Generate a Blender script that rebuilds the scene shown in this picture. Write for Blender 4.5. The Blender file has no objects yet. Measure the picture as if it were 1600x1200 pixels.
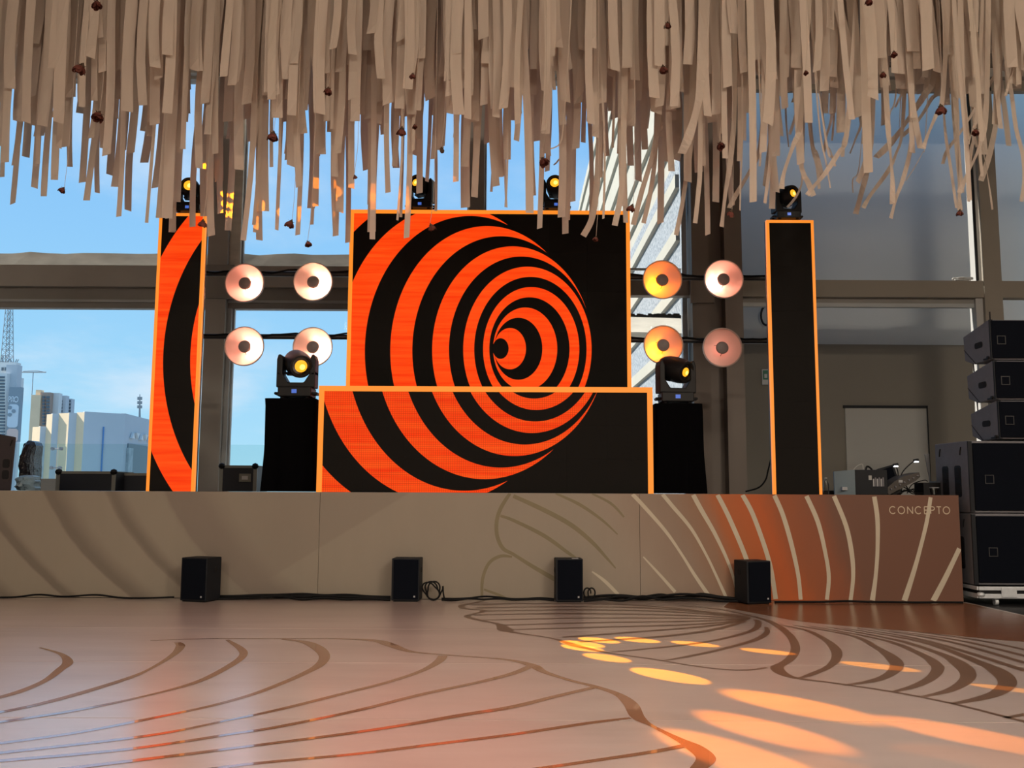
import bpy, bmesh, math, random
from mathutils import Vector, Matrix
random.seed(7)
PI = math.pi
S = bpy.context.scene
COL = S.collection

# ------------------------------------------------------------------ camera
F_PX = 1470.0                       # focal length for a 1600x1200 frame
PITCH = math.atan(169 / 1470.0)
ROLL = 0.005
CAM_H = 1.195
cam_data = bpy.data.cameras.new('camera')
cam_data.sensor_width = 36.0
cam_data.lens = 36.0 * F_PX / 1600.0
cam_data.clip_end = 3000
cam = bpy.data.objects.new('camera', cam_data)
cam.matrix_world = Matrix.Translation((0, 0, CAM_H)) @ Matrix.Rotation(PI/2 + PITCH, 4, 'X') @ Matrix.Rotation(ROLL, 4, 'Z')
COL.objects.link(cam)
S.camera = cam

# ------------------------------------------------------------------ node helper
class NT:
    def __init__(self, tree):
        self.t = tree; self.n = tree.nodes; self.l = tree.links
        self.n.clear()
    def new(self, kind, **kw):
        nd = self.n.new(kind)
        for k, v in kw.items(): setattr(nd, k, v)
        return nd
    def put(self, sock, v):
        if isinstance(v, bpy.types.NodeSocket): self.l.new(v, sock)
        else: sock.default_value = v
    def math(self, op, a, b=0.0, c=None, clamp=False):
        nd = self.new('ShaderNodeMath', operation=op); nd.use_clamp = clamp
        self.put(nd.inputs[0], a)
        if op not in ('SQRT', 'ABSOLUTE', 'FRACT', 'FLOOR', 'SINE'): self.put(nd.inputs[1], b)
        if c is not None: self.put(nd.inputs[2], c)
        return nd.outputs[0]
    def mix(self, fac, a, b, mode='MIX'):
        nd = self.new('ShaderNodeMix', data_type='RGBA', blend_type=mode)
        self.put(nd.inputs[0], fac); self.put(nd.inputs[6], a); self.put(nd.inputs[7], b)
        return nd.outputs[2]
    def ramp(self, fac, stops, interp='LINEAR'):
        nd = self.new('ShaderNodeValToRGB')
        nd.color_ramp.interpolation = interp
        el = nd.color_ramp.elements
        while len(el) > 1: el.remove(el[-1])
        el[0].position = stops[0][0]; el[0].color = c4(stops[0][1])
        for p, c in stops[1:]:
            e = el.new(p); e.color = c4(c)
        self.put(nd.inputs[0], fac)
        return nd.outputs[0]
    def noise(self, vec, scale, detail=3.0, rough=0.5):
        nd = self.new('ShaderNodeTexNoise')
        if vec is not None: self.put(nd.inputs['Vector'], vec)
        nd.inputs['Scale'].default_value = scale; nd.inputs['Detail'].default_value = detail
        nd.inputs['Roughness'].default_value = rough
        return nd.outputs[0]
    def scaled(self, vec, sc):
        nd = self.new('ShaderNodeVectorMath', operation='MULTIPLY')
        self.put(nd.inputs[0], vec); nd.inputs[1].default_value = sc
        return nd.outputs[0]
    def xyz(self, vec):
        nd = self.new('ShaderNodeSeparateXYZ'); self.put(nd.inputs[0], vec)
        return nd.outputs[0], nd.outputs[1], nd.outputs[2]

def c4(c):
    if isinstance(c, (int, float)): return (c, c, c, 1)
    return (c[0], c[1], c[2], 1)

def srgb(r, g, b):
    def f(v):
        v /= 255.0
        return v/12.92 if v <= 0.04045 else ((v+0.055)/1.055)**2.4
    return (f(r), f(g), f(b))

# ------------------------------------------------------------------ world: blue sky with thin clouds
world = bpy.data.worlds.new('sky'); S.world = world
world.use_nodes = True
w = NT(world.node_tree)
wo = w.new('ShaderNodeOutputWorld'); bg = w.new('ShaderNodeBackground')
tc = w.new('ShaderNodeTexCoord')
gx, gy, gz = w.xyz(tc.outputs['Generated'])
sky = w.ramp(gz, [(0.0, (0.48, 0.80, 0.95)), (0.10, (0.38, 0.72, 0.96)), (0.25, (0.30, 0.62, 0.96)), (0.45, (0.22, 0.50, 0.90)), (1.0, (0.12, 0.32, 0.70))])
zz = w.math('ADD', w.math('ABSOLUTE', gz), 0.22)
cv = w.new('ShaderNodeCombineXYZ')
w.put(cv.inputs[0], w.math('DIVIDE', gx, zz)); w.put(cv.inputs[1], w.math('DIVIDE', gy, zz)); cv.inputs[2].default_value = 3.1
cl = w.noise(w.scaled(cv.outputs[0], (1.0, 0.8, 1.0)), 1.25, 6.0, 0.55)
cf = w.ramp(cl, [(0.47, 0.0), (0.72, 1.0)], 'EASE')
sky = w.mix(w.math('MULTIPLY', cf, 0.75), sky, c4((0.80, 0.89, 0.98)))
w.put(bg.inputs['Color'], sky); bg.inputs['Strength'].default_value = 1.0
w.l.new(bg.outputs[0], wo.inputs[0])

# ------------------------------------------------------------------ sun outside, warm fill lamps added unseen behind the viewer
def light(name, kind, loc, energy, color, **kw):
    d = bpy.data.lights.new(name, kind); d.energy = energy; d.color = color
    for k, v in kw.items(): setattr(d, k, v)
    o = bpy.data.objects.new(name, d); o.location = loc; COL.objects.link(o)
    return o
def aim(o, target):
    d = Vector(target) - Vector(o.location)
    o.rotation_euler = d.to_track_quat('-Z', 'Y').to_euler()
sun = light('sun', 'SUN', (-80, 5, 60), 8.0, (1.0, 0.93, 0.82), angle=0.01)
aim(sun, (0, 0, 0))
for (lx, ly, e) in [(-6, -7, 300), (0, -7, 370), (6, -7, 470), (-6, -2.5, 120), (0, -2.5, 170), (7.5, -2.5, 680)]:  # added fill, warms and lifts the interior
    a = light('unseen_warm_fill', 'AREA', (lx, ly, 7.6), e, (1.0, 0.86, 0.70), shape='RECTANGLE', size=1.6, size_y=0.5)
    aim(a, (lx, ly + 2.5, 0))

for (lx, e) in [(-4.6, 20), (-1.4, 42), (2.4, 34), (5.5, 22)]:      # unseen fill lamps, added to brighten the dance floor
    a = light('unseen_floor_fill', 'AREA', (lx, 4.6, 7.7), e, (1.0, 0.76, 0.66), shape='RECTANGLE', size=1.2, size_y=0.5, spread=1.75)
    aim(a, (lx, 5.2, 0))

# ------------------------------------------------------------------ exposure
vs = S.view_settings
vs.view_transform = 'Standard'; vs.look = 'None'; vs.exposure = 0.0; vs.gamma = 1.0
vs.use_curve_mapping = False

# ------------------------------------------------------------------ measuring helpers: where a seen point lies in the hall
def ray(px, py):
    u = (px - 800) / F_PX; v = (600 - py) / F_PX
    c, s = math.cos(ROLL), math.sin(ROLL)
    u, v = u*c - v*s, u*s + v*c
    return Vector((u, math.cos(PITCH) - v*math.sin(PITCH), math.sin(PITCH) + v*math.cos(PITCH)))
def at(px, py, Y):
    d = ray(px, py); t = Y / d.y
    return Vector((d.x*t, Y, CAM_H + d.z*t))
def fl(px, py, z=0.0):
    d = ray(px, py); t = (z - CAM_H) / d.z
    return Vector((d.x*t, d.y*t, z))

# ------------------------------------------------------------------ materials
MATS = {}
def material(name, color, rough=0.6, metal=0.0, spec=0.5, emit=None, strength=0.0, noise=None, bump=None, coat=0.0):
    """noise = (scale, amount, stretch)"""
    if name in MATS: return MATS[name]
    m = bpy.data.materials.new(name); m.use_nodes = True
    t = NT(m.node_tree)
    out = t.new('ShaderNodeOutputMaterial'); p = t.new('ShaderNodeBsdfPrincipled')
    col = c4(color)
    geo = t.new('ShaderNodeNewGeometry')
    if noise:
        v = t.scaled(geo.outputs['Position'], noise[2] if len(noise) > 2 else (1, 1, 1))
        n = t.noise(v, noise[0], 4.0)
        k = t.math('MULTIPLY', t.math('SUBTRACT', n, 0.5), noise[1] * 2)
        k = t.math('ADD', k, 1.0)
        cc = t.new('ShaderNodeVectorMath', operation='SCALE')
        cc.inputs[0].default_value = color[:3]; t.put(cc.inputs['Scale'], k)
        t.put(p.inputs['Base Color'], cc.outputs[0])
    else:
        p.inputs['Base Color'].default_value = col
    p.inputs['Roughness'].default_value = rough
    p.inputs['Metallic'].default_value = metal
    p.inputs['Specular IOR Level'].default_value = spec
    p.inputs['Coat Weight'].default_value = coat
    if emit:
        p.inputs['Emission Color'].default_value = c4(emit); p.inputs['Emission Strength'].default_value = strength
    if bump:
        b = t.new('ShaderNodeBump'); b.inputs['Strength'].default_value = bump[1]; b.inputs['Distance'].default_value = 0.01
        t.put(b.inputs['Height'], t.noise(geo.outputs['Position'], bump[0], 3.0)); t.l.new(b.outputs[0], p.inputs['Normal'])
    t.l.new(p.outputs[0], out.inputs[0])
    MATS[name] = m
    return m

def paper_material():
    m = bpy.data.materials.new('crepe_paper'); m.use_nodes = True
    t = NT(m.node_tree)
    out = t.new('ShaderNodeOutputMaterial')
    geo = t.new('ShaderNodeNewGeometry'); oi = t.new('ShaderNodeObjectInfo')
    n = t.noise(t.scaled(geo.outputs['Position'], (9, 9, 1.2)), 3.0, 3.0)
    base = t.mix(n, c4((0.49, 0.41, 0.335)), c4((0.58, 0.495, 0.41)))
    base = t.mix(t.math('MULTIPLY', oi.outputs['Random'], 0.35), base, c4((0.60, 0.505, 0.445)))
    d = t.new('ShaderNodeBsdfDiffuse'); t.put(d.inputs[0], base)
    tr = t.new('ShaderNodeBsdfTranslucent'); t.put(tr.inputs[0], base)
    mx = t.new('ShaderNodeMixShader'); mx.inputs[0].default_value = 0.25
    t.l.new(d.outputs[0], mx.inputs[1]); t.l.new(tr.outputs[0], mx.inputs[2]); t.l.new(mx.outputs[0], out.inputs[0])
    return m

def glass_material(name, tint=(1, 1, 1), gloss=0.05, rough=0.0):
    m = bpy.data.materials.new(name); m.use_nodes = True
    t = NT(m.node_tree)
    out = t.new('ShaderNodeOutputMaterial')
    tr = t.new('ShaderNodeBsdfTransparent'); tr.inputs[0].default_value = c4(tint)
    g = t.new('ShaderNodeBsdfGlossy'); g.inputs['Roughness'].default_value = rough
    fr = t.new('ShaderNodeFresnel'); fr.inputs[0].default_value = 1.3
    mx = t.new('ShaderNodeMixShader'); t.put(mx.inputs[0], t.math('MULTIPLY', fr.outputs[0], gloss * 20))
    t.l.new(tr.outputs[0], mx.inputs[1]); t.l.new(g.outputs[0], mx.inputs[2]); t.l.new(mx.outputs[0], out.inputs[0])
    return m

M_paper = paper_material()
M_glass = glass_material('window_glass', (0.97, 0.985, 1.0), 0.003)
M_rail_glass = glass_material('balustrade_glass', (0.90, 0.95, 0.94), 0.03)
M_clear = glass_material('clear_plastic', (0.75, 0.75, 0.74), 0.10, 0.15)
M_black = material('black_plastic', (0.006, 0.006, 0.007), 0.5, spec=0.3)
M_blackmetal = material('black_painted_metal', (0.015, 0.015, 0.016), 0.4)
M_cloth = material('black_drape_cloth', (0.002, 0.002, 0.0025), 0.95, spec=0.03)
M_cabinet = material('speaker_paint', (0.008, 0.010, 0.014), 0.6, spec=0.3, noise=(30, 0.15))
M_cabside = material('speaker_side_paint', (0.15, 0.15, 0.168), 0.6, noise=(12, 0.15))
M_grille = material('speaker_grille', (0.003, 0.0045, 0.009), 0.85, spec=0.1, bump=(400, 0.5))
M_hole = material('dark_recess', (0.003, 0.003, 0.004), 0.8)
M_steel = material('brushed_aluminium', (0.55, 0.56, 0.58), 0.35, 0.9)
M_chrome = material('galvanised_metal', (0.62, 0.66, 0.70), 0.5, 0.4, noise=(20, 0.2))
M_steelpaint = material('grey_painted_steel', (0.34, 0.325, 0.30), 0.55, noise=(3, 0.08))
M_steeldark = material('dark_grey_painted_steel', (0.24, 0.232, 0.218), 0.6, noise=(3, 0.08))
M_column = material('brown_grey_painted_column', (0.20, 0.165, 0.14), 0.55, noise=(2.5, 0.08))
M_alu = material('window_frame_grey', (0.36, 0.38, 0.39), 0.45)
M_white = material('white_trim_paint', (0.38, 0.38, 0.37), 0.5)
M_concrete = material('weathered_plaster', (0.62, 0.585, 0.51), 0.9, noise=(2.2, 0.35, (1, 1, 3)))
M_dirt = material('ragged_dark_felt', (0.05, 0.045, 0.04), 0.95, noise=(12, 0.3))
M_wallgrey = material('grey_wall_paint', (0.45, 0.48, 0.485), 0.6, noise=(0.7, 0.08))
M_wallbeige = material('beige_wall_paint', (0.155, 0.137, 0.108), 0.75, noise=(0.8, 0.07))
M_doorgrey = material('pale_grey_door_paint', (0.30, 0.29, 0.265), 0.6, noise=(1.0, 0.05))
M_hall = material('hall_wall_paint', (0.40, 0.35, 0.29), 0.8)
M_ceiling = material('ceiling_paint', (0.22, 0.19, 0.16), 0.85, noise=(1.5, 0.15))
M_basefloor = material('dark_base_floor', (0.012, 0.012, 0.013), 0.5)
M_cable = material('black_rubber_cable', (0.004, 0.004, 0.0045), 0.7, spec=0.2)
M_deck = material('stage_deck', (0.02, 0.018, 0.016), 0.7)
M_amber = material('amber_lens', (0.2, 0.08, 0.01), 0.2, emit=(1.0, 0.42, 0.02), strength=1.3)
M_amberhot = material('amber_lens_core', (0.2, 0.08, 0.01), 0.2, emit=(1.0, 0.72, 0.12), strength=2.2)
M_display = material('blue_display', (0.02, 0.03, 0.1), 0.3, emit=(0.10, 0.24, 0.9), strength=0.6)
M_led_white = material('white_led', (0.8, 0.8, 0.8), 0.3, emit=(0.9, 0.95, 1.0), strength=3.0)
M_border = material('led_border_amber', (0.05, 0.02, 0.01), 0.5, emit=(1.0, 0.275, 0.022), strength=1.0)
M_rose = material('dried_rose_petal', (0.095, 0.018, 0.009), 0.8, noise=(40, 0.5))
M_rosedark = material('dried_rose_calyx', (0.055, 0.03, 0.015), 0.85)
M_twine = material('brown_twine', (0.12, 0.08, 0.05), 0.9)
M_cream = material('cream_painted_stripe', (0.50, 0.44, 0.335), 0.6, noise=(6, 0.08))
M_olive = material('olive_painted_line', (0.20, 0.165, 0.095), 0.6, noise=(6, 0.12))
M_letter = material('pale_gold_lettering', (0.55, 0.46, 0.33), 0.5)
M_line = material('satin_brown_vinyl_line', (0.15, 0.09, 0.058), 0.30, spec=0.4, noise=(3, 0.15))
M_line_warm = material('glossy_terracotta_vinyl_line', (0.40, 0.185, 0.10), 0.14, spec=1.0, noise=(3, 0.15), coat=0.8)
M_badge = material('small_badge', (0.35, 0.36, 0.38), 0.4)
M_sheet = material('wrinkled_plastic_sheet', (0.02, 0.018, 0.022), 0.14, bump=(30, 1.0))
M_bluesheet = material('blue_plastic_sheet', (0.35, 0.50, 0.60), 0.3, bump=(20, 1.0))

# ------------------------------------------------------------------ mesh builder
def wmat(o):
    m = o.matrix_basis.copy()
    while o.parent:
        o = o.parent; m = o.matrix_basis @ m
    return m

class MB:
    def __init__(self): self.v = []; self.f = []; self.fm = []; self.mi = 0
    def add(self, vs_, fs_):
        k = len(self.v); self.v += [Vector(p) for p in vs_]
        for f in fs_: self.f.append(tuple(i + k for i in f)); self.fm.append(self.mi)
        return self
    def box(self, a, b, M=None):
        x0, x1 = sorted((a[0], b[0])); y0, y1 = sorted((a[1], b[1])); z0, z1 = sorted((a[2], b[2]))
        p = [(x0,y0,z0),(x1,y0,z0),(x1,y1,z0),(x0,y1,z0),(x0,y0,z1),(x1,y0,z1),(x1,y1,z1),(x0,y1,z1)]
        if M is not None: p = [M @ Vector(q) for q in p]
        return self.add(p, [(0,3,2,1),(4,5,6,7),(0,1,5,4),(1,2,6,5),(2,3,7,6),(3,0,4,7)])
    def hexa(self, p):      # eight corners, bottom loop then top loop (counter-clockwise seen from above)
        return self.add(p, [(0,3,2,1),(4,5,6,7),(0,1,5,4),(1,2,6,5),(2,3,7,6),(3,0,4,7)])
    def prism(self, poly, y0, y1, M=None):   # polygon in x,z extruded along y
        n = len(poly)
        p = [Vector((q[0], y0, q[1])) for q in poly] + [Vector((q[0], y1, q[1])) for q in poly]
        if M is not None: p = [M @ q for q in p]
        f = [tuple(range(n)), tuple(range(2*n-1, n-1, -1))]
        for i in range(n):
            j = (i+1) % n; f.append((i, i+n, j+n, j))
        return self.add(p, f)
    def sideprism(self, poly, x0, x1):       # polygon in y,z extruded along x
        n = len(poly)
        p = [Vector((x0, q[0], q[1])) for q in poly] + [Vector((x1, q[0], q[1])) for q in poly]
        f = [tuple(range(n-1, -1, -1)), tuple(range(n, 2*n))]
        for i in range(n):
            j = (i+1) % n; f.append((i, j, j+n, i+n))
        return self.add(p, f)
    def lathe(self, prof, seg=24, M=None, cap=True):    # (r, h) about local z
        k = []; 
        for r, h in prof:
            for i in range(seg):
                a = 2*PI*i/seg; k.append(Vector((r*math.cos(a), r*math.sin(a), h)))
        if M is not None: k = [M @ q for q in k]
        f = []
        for j in range(len(prof)-1):
            for i in range(seg):
                i2 = (i+1) % seg
                f.append((j*seg+i, j*seg+i2, (j+1)*seg+i2, (j+1)*seg+i))
        if cap:
            if prof[0][0] > 1e-6: f.append(tuple(range(seg-1, -1, -1)))
            if prof[-1][0] > 1e-6: f.append(tuple(range((len(prof)-1)*seg, len(prof)*seg)))
        return self.add(k, f)
    def tube(self, pts, r, seg=6, cap=True):
        pts = [Vector(p) for p in pts]; n = len(pts); ring = []
        up = None
        for i, p in enumerate(pts):
            t = (pts[min(i+1, n-1)] - pts[max(i-1, 0)]).normalized()
            if up is None:
                up = Vector((0,0,1)) if abs(t.z) < 0.9 else Vector((1,0,0))
            s = t.cross(up).normalized(); up = s.cross(t).normalized()
            rr = r[i] if isinstance(r, (list, tuple)) else r
            for k in range(seg):
                a = 2*PI*k/seg; ring.append(p + s*math.cos(a)*rr + up*math.sin(a)*rr)
        f = []
        for i in range(n-1):
            for k in range(seg):
                k2 = (k+1) % seg; f.append((i*seg+k, i*seg+k2, (i+1)*seg+k2, (i+1)*seg+k))
        if cap: f += [tuple(range(seg-1, -1, -1)), tuple(range((n-1)*seg, n*seg))]
        return self.add(ring, f)
    def strip(self, left, right):
        n = len(left); k = len(self.v)
        self.v += [Vector(p) for p in left] + [Vector(p) for p in right]
        for i in range(n-1): self.f.append((k+i, k+n+i, k+n+i+1, k+i+1)); self.fm.append(self.mi)
        return self
    def build(self, name, mat, parent=None, smooth=False, bevel=0.0, solid=0.0, origin=None):
        """vertices are in world space; the origin goes to the base of the piece"""
        xs = [p.x for p in self.v]; ys = [p.y for p in self.v]; zs = [p.z for p in self.v]
        o0 = Vector(origin) if origin is not None else Vector(((min(xs)+max(xs))/2, (min(ys)+max(ys))/2, min(zs)))
        me = bpy.data.meshes.new(name)
        if parent is not None:
            P = wmat(parent).inverted(); lo = P @ o0
            R3 = P.to_3x3()
            me.from_pydata([R3 @ (p - o0) for p in self.v], [], self.f)
        else:
            lo = o0; me.from_pydata([p - o0 for p in self.v], [], self.f)
        mats = mat if isinstance(mat, (list, tuple)) else [mat]
        for m in mats: me.materials.append(m)
        if len(mats) > 1:
            for i, q in enumerate(me.polygons): q.material_index = self.fm[i]
        if smooth:
            for q in me.polygons: q.use_smooth = True
            me.set_sharp_from_angle(angle=0.7)
        me.update()
        o = bpy.data.objects.new(name, me); COL.objects.link(o)
        o.location = lo
        if parent is not None: o.parent = parent
        if bevel:
            b = o.modifiers.new('bevel', 'BEVEL'); b.width = bevel; b.segments = 2; b.limit_method = 'ANGLE'; b.angle_limit = 0.6
        if solid:
            s = o.modifiers.new('thickness', 'SOLIDIFY'); s.thickness = solid; s.offset = 0
        return o

def tag(o, label=None, cat=None, group=None, kind=None):
    if label: o['label'] = label
    if cat: o['category'] = cat
    if group: o['group'] = group
    if kind: o['kind'] = kind
    return o
def thing(name, label, cat, loc=(0,0,0), rz=0.0, group=None, kind=None):
    o = bpy.data.objects.new(name, None); COL.objects.link(o)
    o.empty_display_size = 0.1
    o.location = loc; o.rotation_euler = (0, 0, rz)
    o.matrix_basis = Matrix.Translation(loc) @ Matrix.Rotation(rz, 4, 'Z')
    return tag(o, label, cat, group, kind)
def copy_tree(o, parent=None):
    c = o.copy(); COL.objects.link(c)
    if parent is not None: c.parent = parent
    for ch in list(o.children): copy_tree(ch, c)
    return c

def smooth_path(pts, n=6):
    """Catmull-Rom through tuples of any length"""
    P = [tuple(float(v) for v in p) for p in pts]; out = []
    for i in range(len(P)-1):
        p0 = P[max(i-1, 0)]; p1 = P[i]; p2 = P[i+1]; p3 = P[min(i+2, len(P)-1)]
        for k in range(n):
            t = k / n
            out.append(tuple(0.5*((2*b) + (-a+c)*t + (2*a-5*b+4*c-d)*t*t + (-a+3*b-3*c+d)*t**3) for a, b, c, d in zip(p0, p1, p2, p3)))
    out.append(P[-1])
    return out
def ribbon2d(pts, width):
    """left and right edges of a flat stroke; pts are 2-D, width a number or list"""
    L = []; R = []; n = len(pts)
    for i in range(n):
        a = Vector(pts[max(i-1, 0)][:2]); b = Vector(pts[min(i+1, n-1)][:2])
        t = (b - a)
        if t.length < 1e-9: t = Vector((1, 0))
        t.normalize(); nn = Vector((-t.y, t.x))
        wd = width[i] if isinstance(width, (list, tuple)) else width
        p = Vector(pts[i][:2]); L.append(p + nn*wd/2); R.append(p - nn*wd/2)
    return L, R

GLYPH = {   # thin geometric capitals on a unit cell
 'C': [[(0.5+0.5*math.cos(a), 0.5+0.5*math.sin(a)) for a in [PI*(0.25+1.5*i/20) for i in range(21)]]],
 'O': [[(0.5+0.5*math.cos(a), 0.5+0.5*math.sin(a)) for a in [2*PI*i/24 for i in range(25)]]],
 'N': [[(0.08,0),(0.08,1)], [(0.08,1),(0.86,0)], [(0.86,0),(0.86,1)]],
 'E': [[(0.1,0),(0.1,1)], [(0.1,1),(0.65,1)], [(0.1,0.52),(0.6,0.52)], [(0.1,0),(0.65,0)]],
 'P': [[(0.1,0),(0.1,1)], [(0.1,1),(0.42,1),(0.6,0.94),(0.68,0.76),(0.6,0.58),(0.42,0.5),(0.1,0.5)]],
 'T': [[(0.35,0),(0.35,1)], [(0.0,1),(0.7,1)]],
 'R': [[(0.1,0),(0.1,1)], [(0.1,1),(0.42,1),(0.6,0.94),(0.68,0.76),(0.6,0.58),(0.42,0.5),(0.1,0.5)], [(0.4,0.5),(0.7,0)]],
}
GADV = {'C': 1.05, 'O': 1.12, 'N': 1.0, 'E': 0.72, 'P': 0.75, 'T': 0.75, 'R': 0.78}
def letter_strokes(ch, width):
    res = []
    for st in GLYPH[ch]: res.append(ribbon2d(st, width))
    return res

# =================================================================== THE SETTING
STAGE_Y = 10.73; STAGE_Z = 1.185; STAGE_XR = at(1502, 860, STAGE_Y).x
WALL_Y = 14.5
def X_at(px, py, Y): return at(px, py, Y).x
def Z_at(px, py, Y): return at(px, py, Y).z
def struct(o, label=None):
    o['kind'] = 'structure'
    if label: o['label'] = label
    return o
def pxbox(mb, x0, y0, x1, y1, Ya, Yb):
    """a box whose front face at depth Ya spans the seen rectangle"""
    p = at((x0+x1)/2, y0, Ya); q = at((x0+x1)/2, y1, Ya)
    ym = (y0+y1)/2
    return mb.box((X_at(x0, ym, Ya), Ya, q.z), (X_at(x1, ym, Ya), Yb, p.z))

# ---- dark base floor and the printed dance floor made of boards
struct(MB().box((-10, -12, -0.3), (10, 14.9, -0.02)).build('floor', M_basefloor), 'dark base floor of the hall')

def floor_material():
    m = bpy.data.materials.new('printed_floor_vinyl'); m.use_nodes = True
    t = NT(m.node_tree)
    out = t.new('ShaderNodeOutputMaterial'); p = t.new('ShaderNodeBsdfPrincipled')
    geo = t.new('ShaderNodeNewGeometry'); pos = geo.outputs['Position']
    px_, py_, pz_ = t.xyz(pos)
    n1 = t.noise(t.scaled(pos, (0.5, 1.8, 1)), 1.3, 5.0, 0.6)
    n2 = t.noise(t.scaled(pos, (1.5, 9, 1)), 1.6, 4.0, 0.6)
    base = t.ramp(n1, [(0.3, (0.52, 0.41, 0.375)), (0.5, (0.60, 0.485, 0.445)), (0.7, (0.66, 0.55, 0.51))])
    base = t.mix(t.math('MULTIPLY', n2, 0.35), base, c4((0.48, 0.38, 0.33)))
    # base colour turns greyer towards the right
    g = t.ramp(t.math('ADD', t.math('MULTIPLY', px_, 0.16), 0.4), [(0.45, 0.0), (0.8, 1.0)])
    base = t.mix(t.math('MULTIPLY', g, 0.55), base, c4((0.47, 0.41, 0.37)))
    # base colour turns browner towards the stage
    b = t.ramp(t.math('ADD', t.math('MULTIPLY', py_, 0.1), t.math('MULTIPLY', n1, 0.03)), [(0.90, 0.0), (1.02, 1.0)])
    base = t.mix(t.math('MULTIPLY', b, 0.35), base, c4((0.40, 0.31, 0.24)))
    t.put(p.inputs['Base Color'], base)
    p.inputs['Specular IOR Level'].default_value = 0.75
    p.inputs['Roughness'].default_value = 0.30
    p.inputs['Coat Weight'].default_value = 0.8; p.inputs['Coat IOR'].default_value = 1.7; p.inputs['Coat Roughness'].default_value = 0.22
    t.l.new(p.outputs[0], out.inputs[0])
    return m
M_floor = floor_material()
dance = thing('floor_dance', 'pinkish beige printed dance floor with brown petal line art', None, (0, 6, -0.02), kind='structure')
cornerA = fl(1512, 941.5); cornerB = fl(1600, 961)
def right_edge(y):           # the cut corner at the far right
    tt = (y - cornerB.y) / (cornerA.y - cornerB.y)
    return min(9.0, cornerB.x + (cornerA.x - cornerB.x)*tt) if y > 8.9 else min(9.0, cornerB.x + (cornerB.x - cornerA.x)*(cornerB.y - 8.9)/(cornerA.y - cornerB.y) + (8.9-y)*2.0)
ys = [-8.0, -4.7, -3.06, -1.42, 0.22, 1.86, 3.5, 5.137, 6.779, 8.42, 10.72]
for i in range(len(ys)-1):
    y0, y1 = ys[i] + 0.007, ys[i+1] - 0.007
    xr0, xr1 = right_edge(y0), right_edge(y1)
    mb = MB()
    if y0 < cornerB.y < y1:
        poly = [(-9.5, y0), (xr0, y0), (cornerB.x, cornerB.y), (xr1, y1), (-9.5, y1)]
    else:
        poly = [(-9.5, y0), (xr0, y0), (xr1, y1), (-9.5, y1)]
    n = len(poly)
    mb.add([(p[0], p[1], -0.02) for p in poly] + [(p[0], p[1], 0.0) for p in poly],
           [tuple(range(n-1, -1, -1)), tuple(range(n, 2*n))] + [(k, (k+1) % n, (k+1) % n + n, k + n) for k in range(n)])
    mb.build('floor_panel', M_floor, dance)

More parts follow.
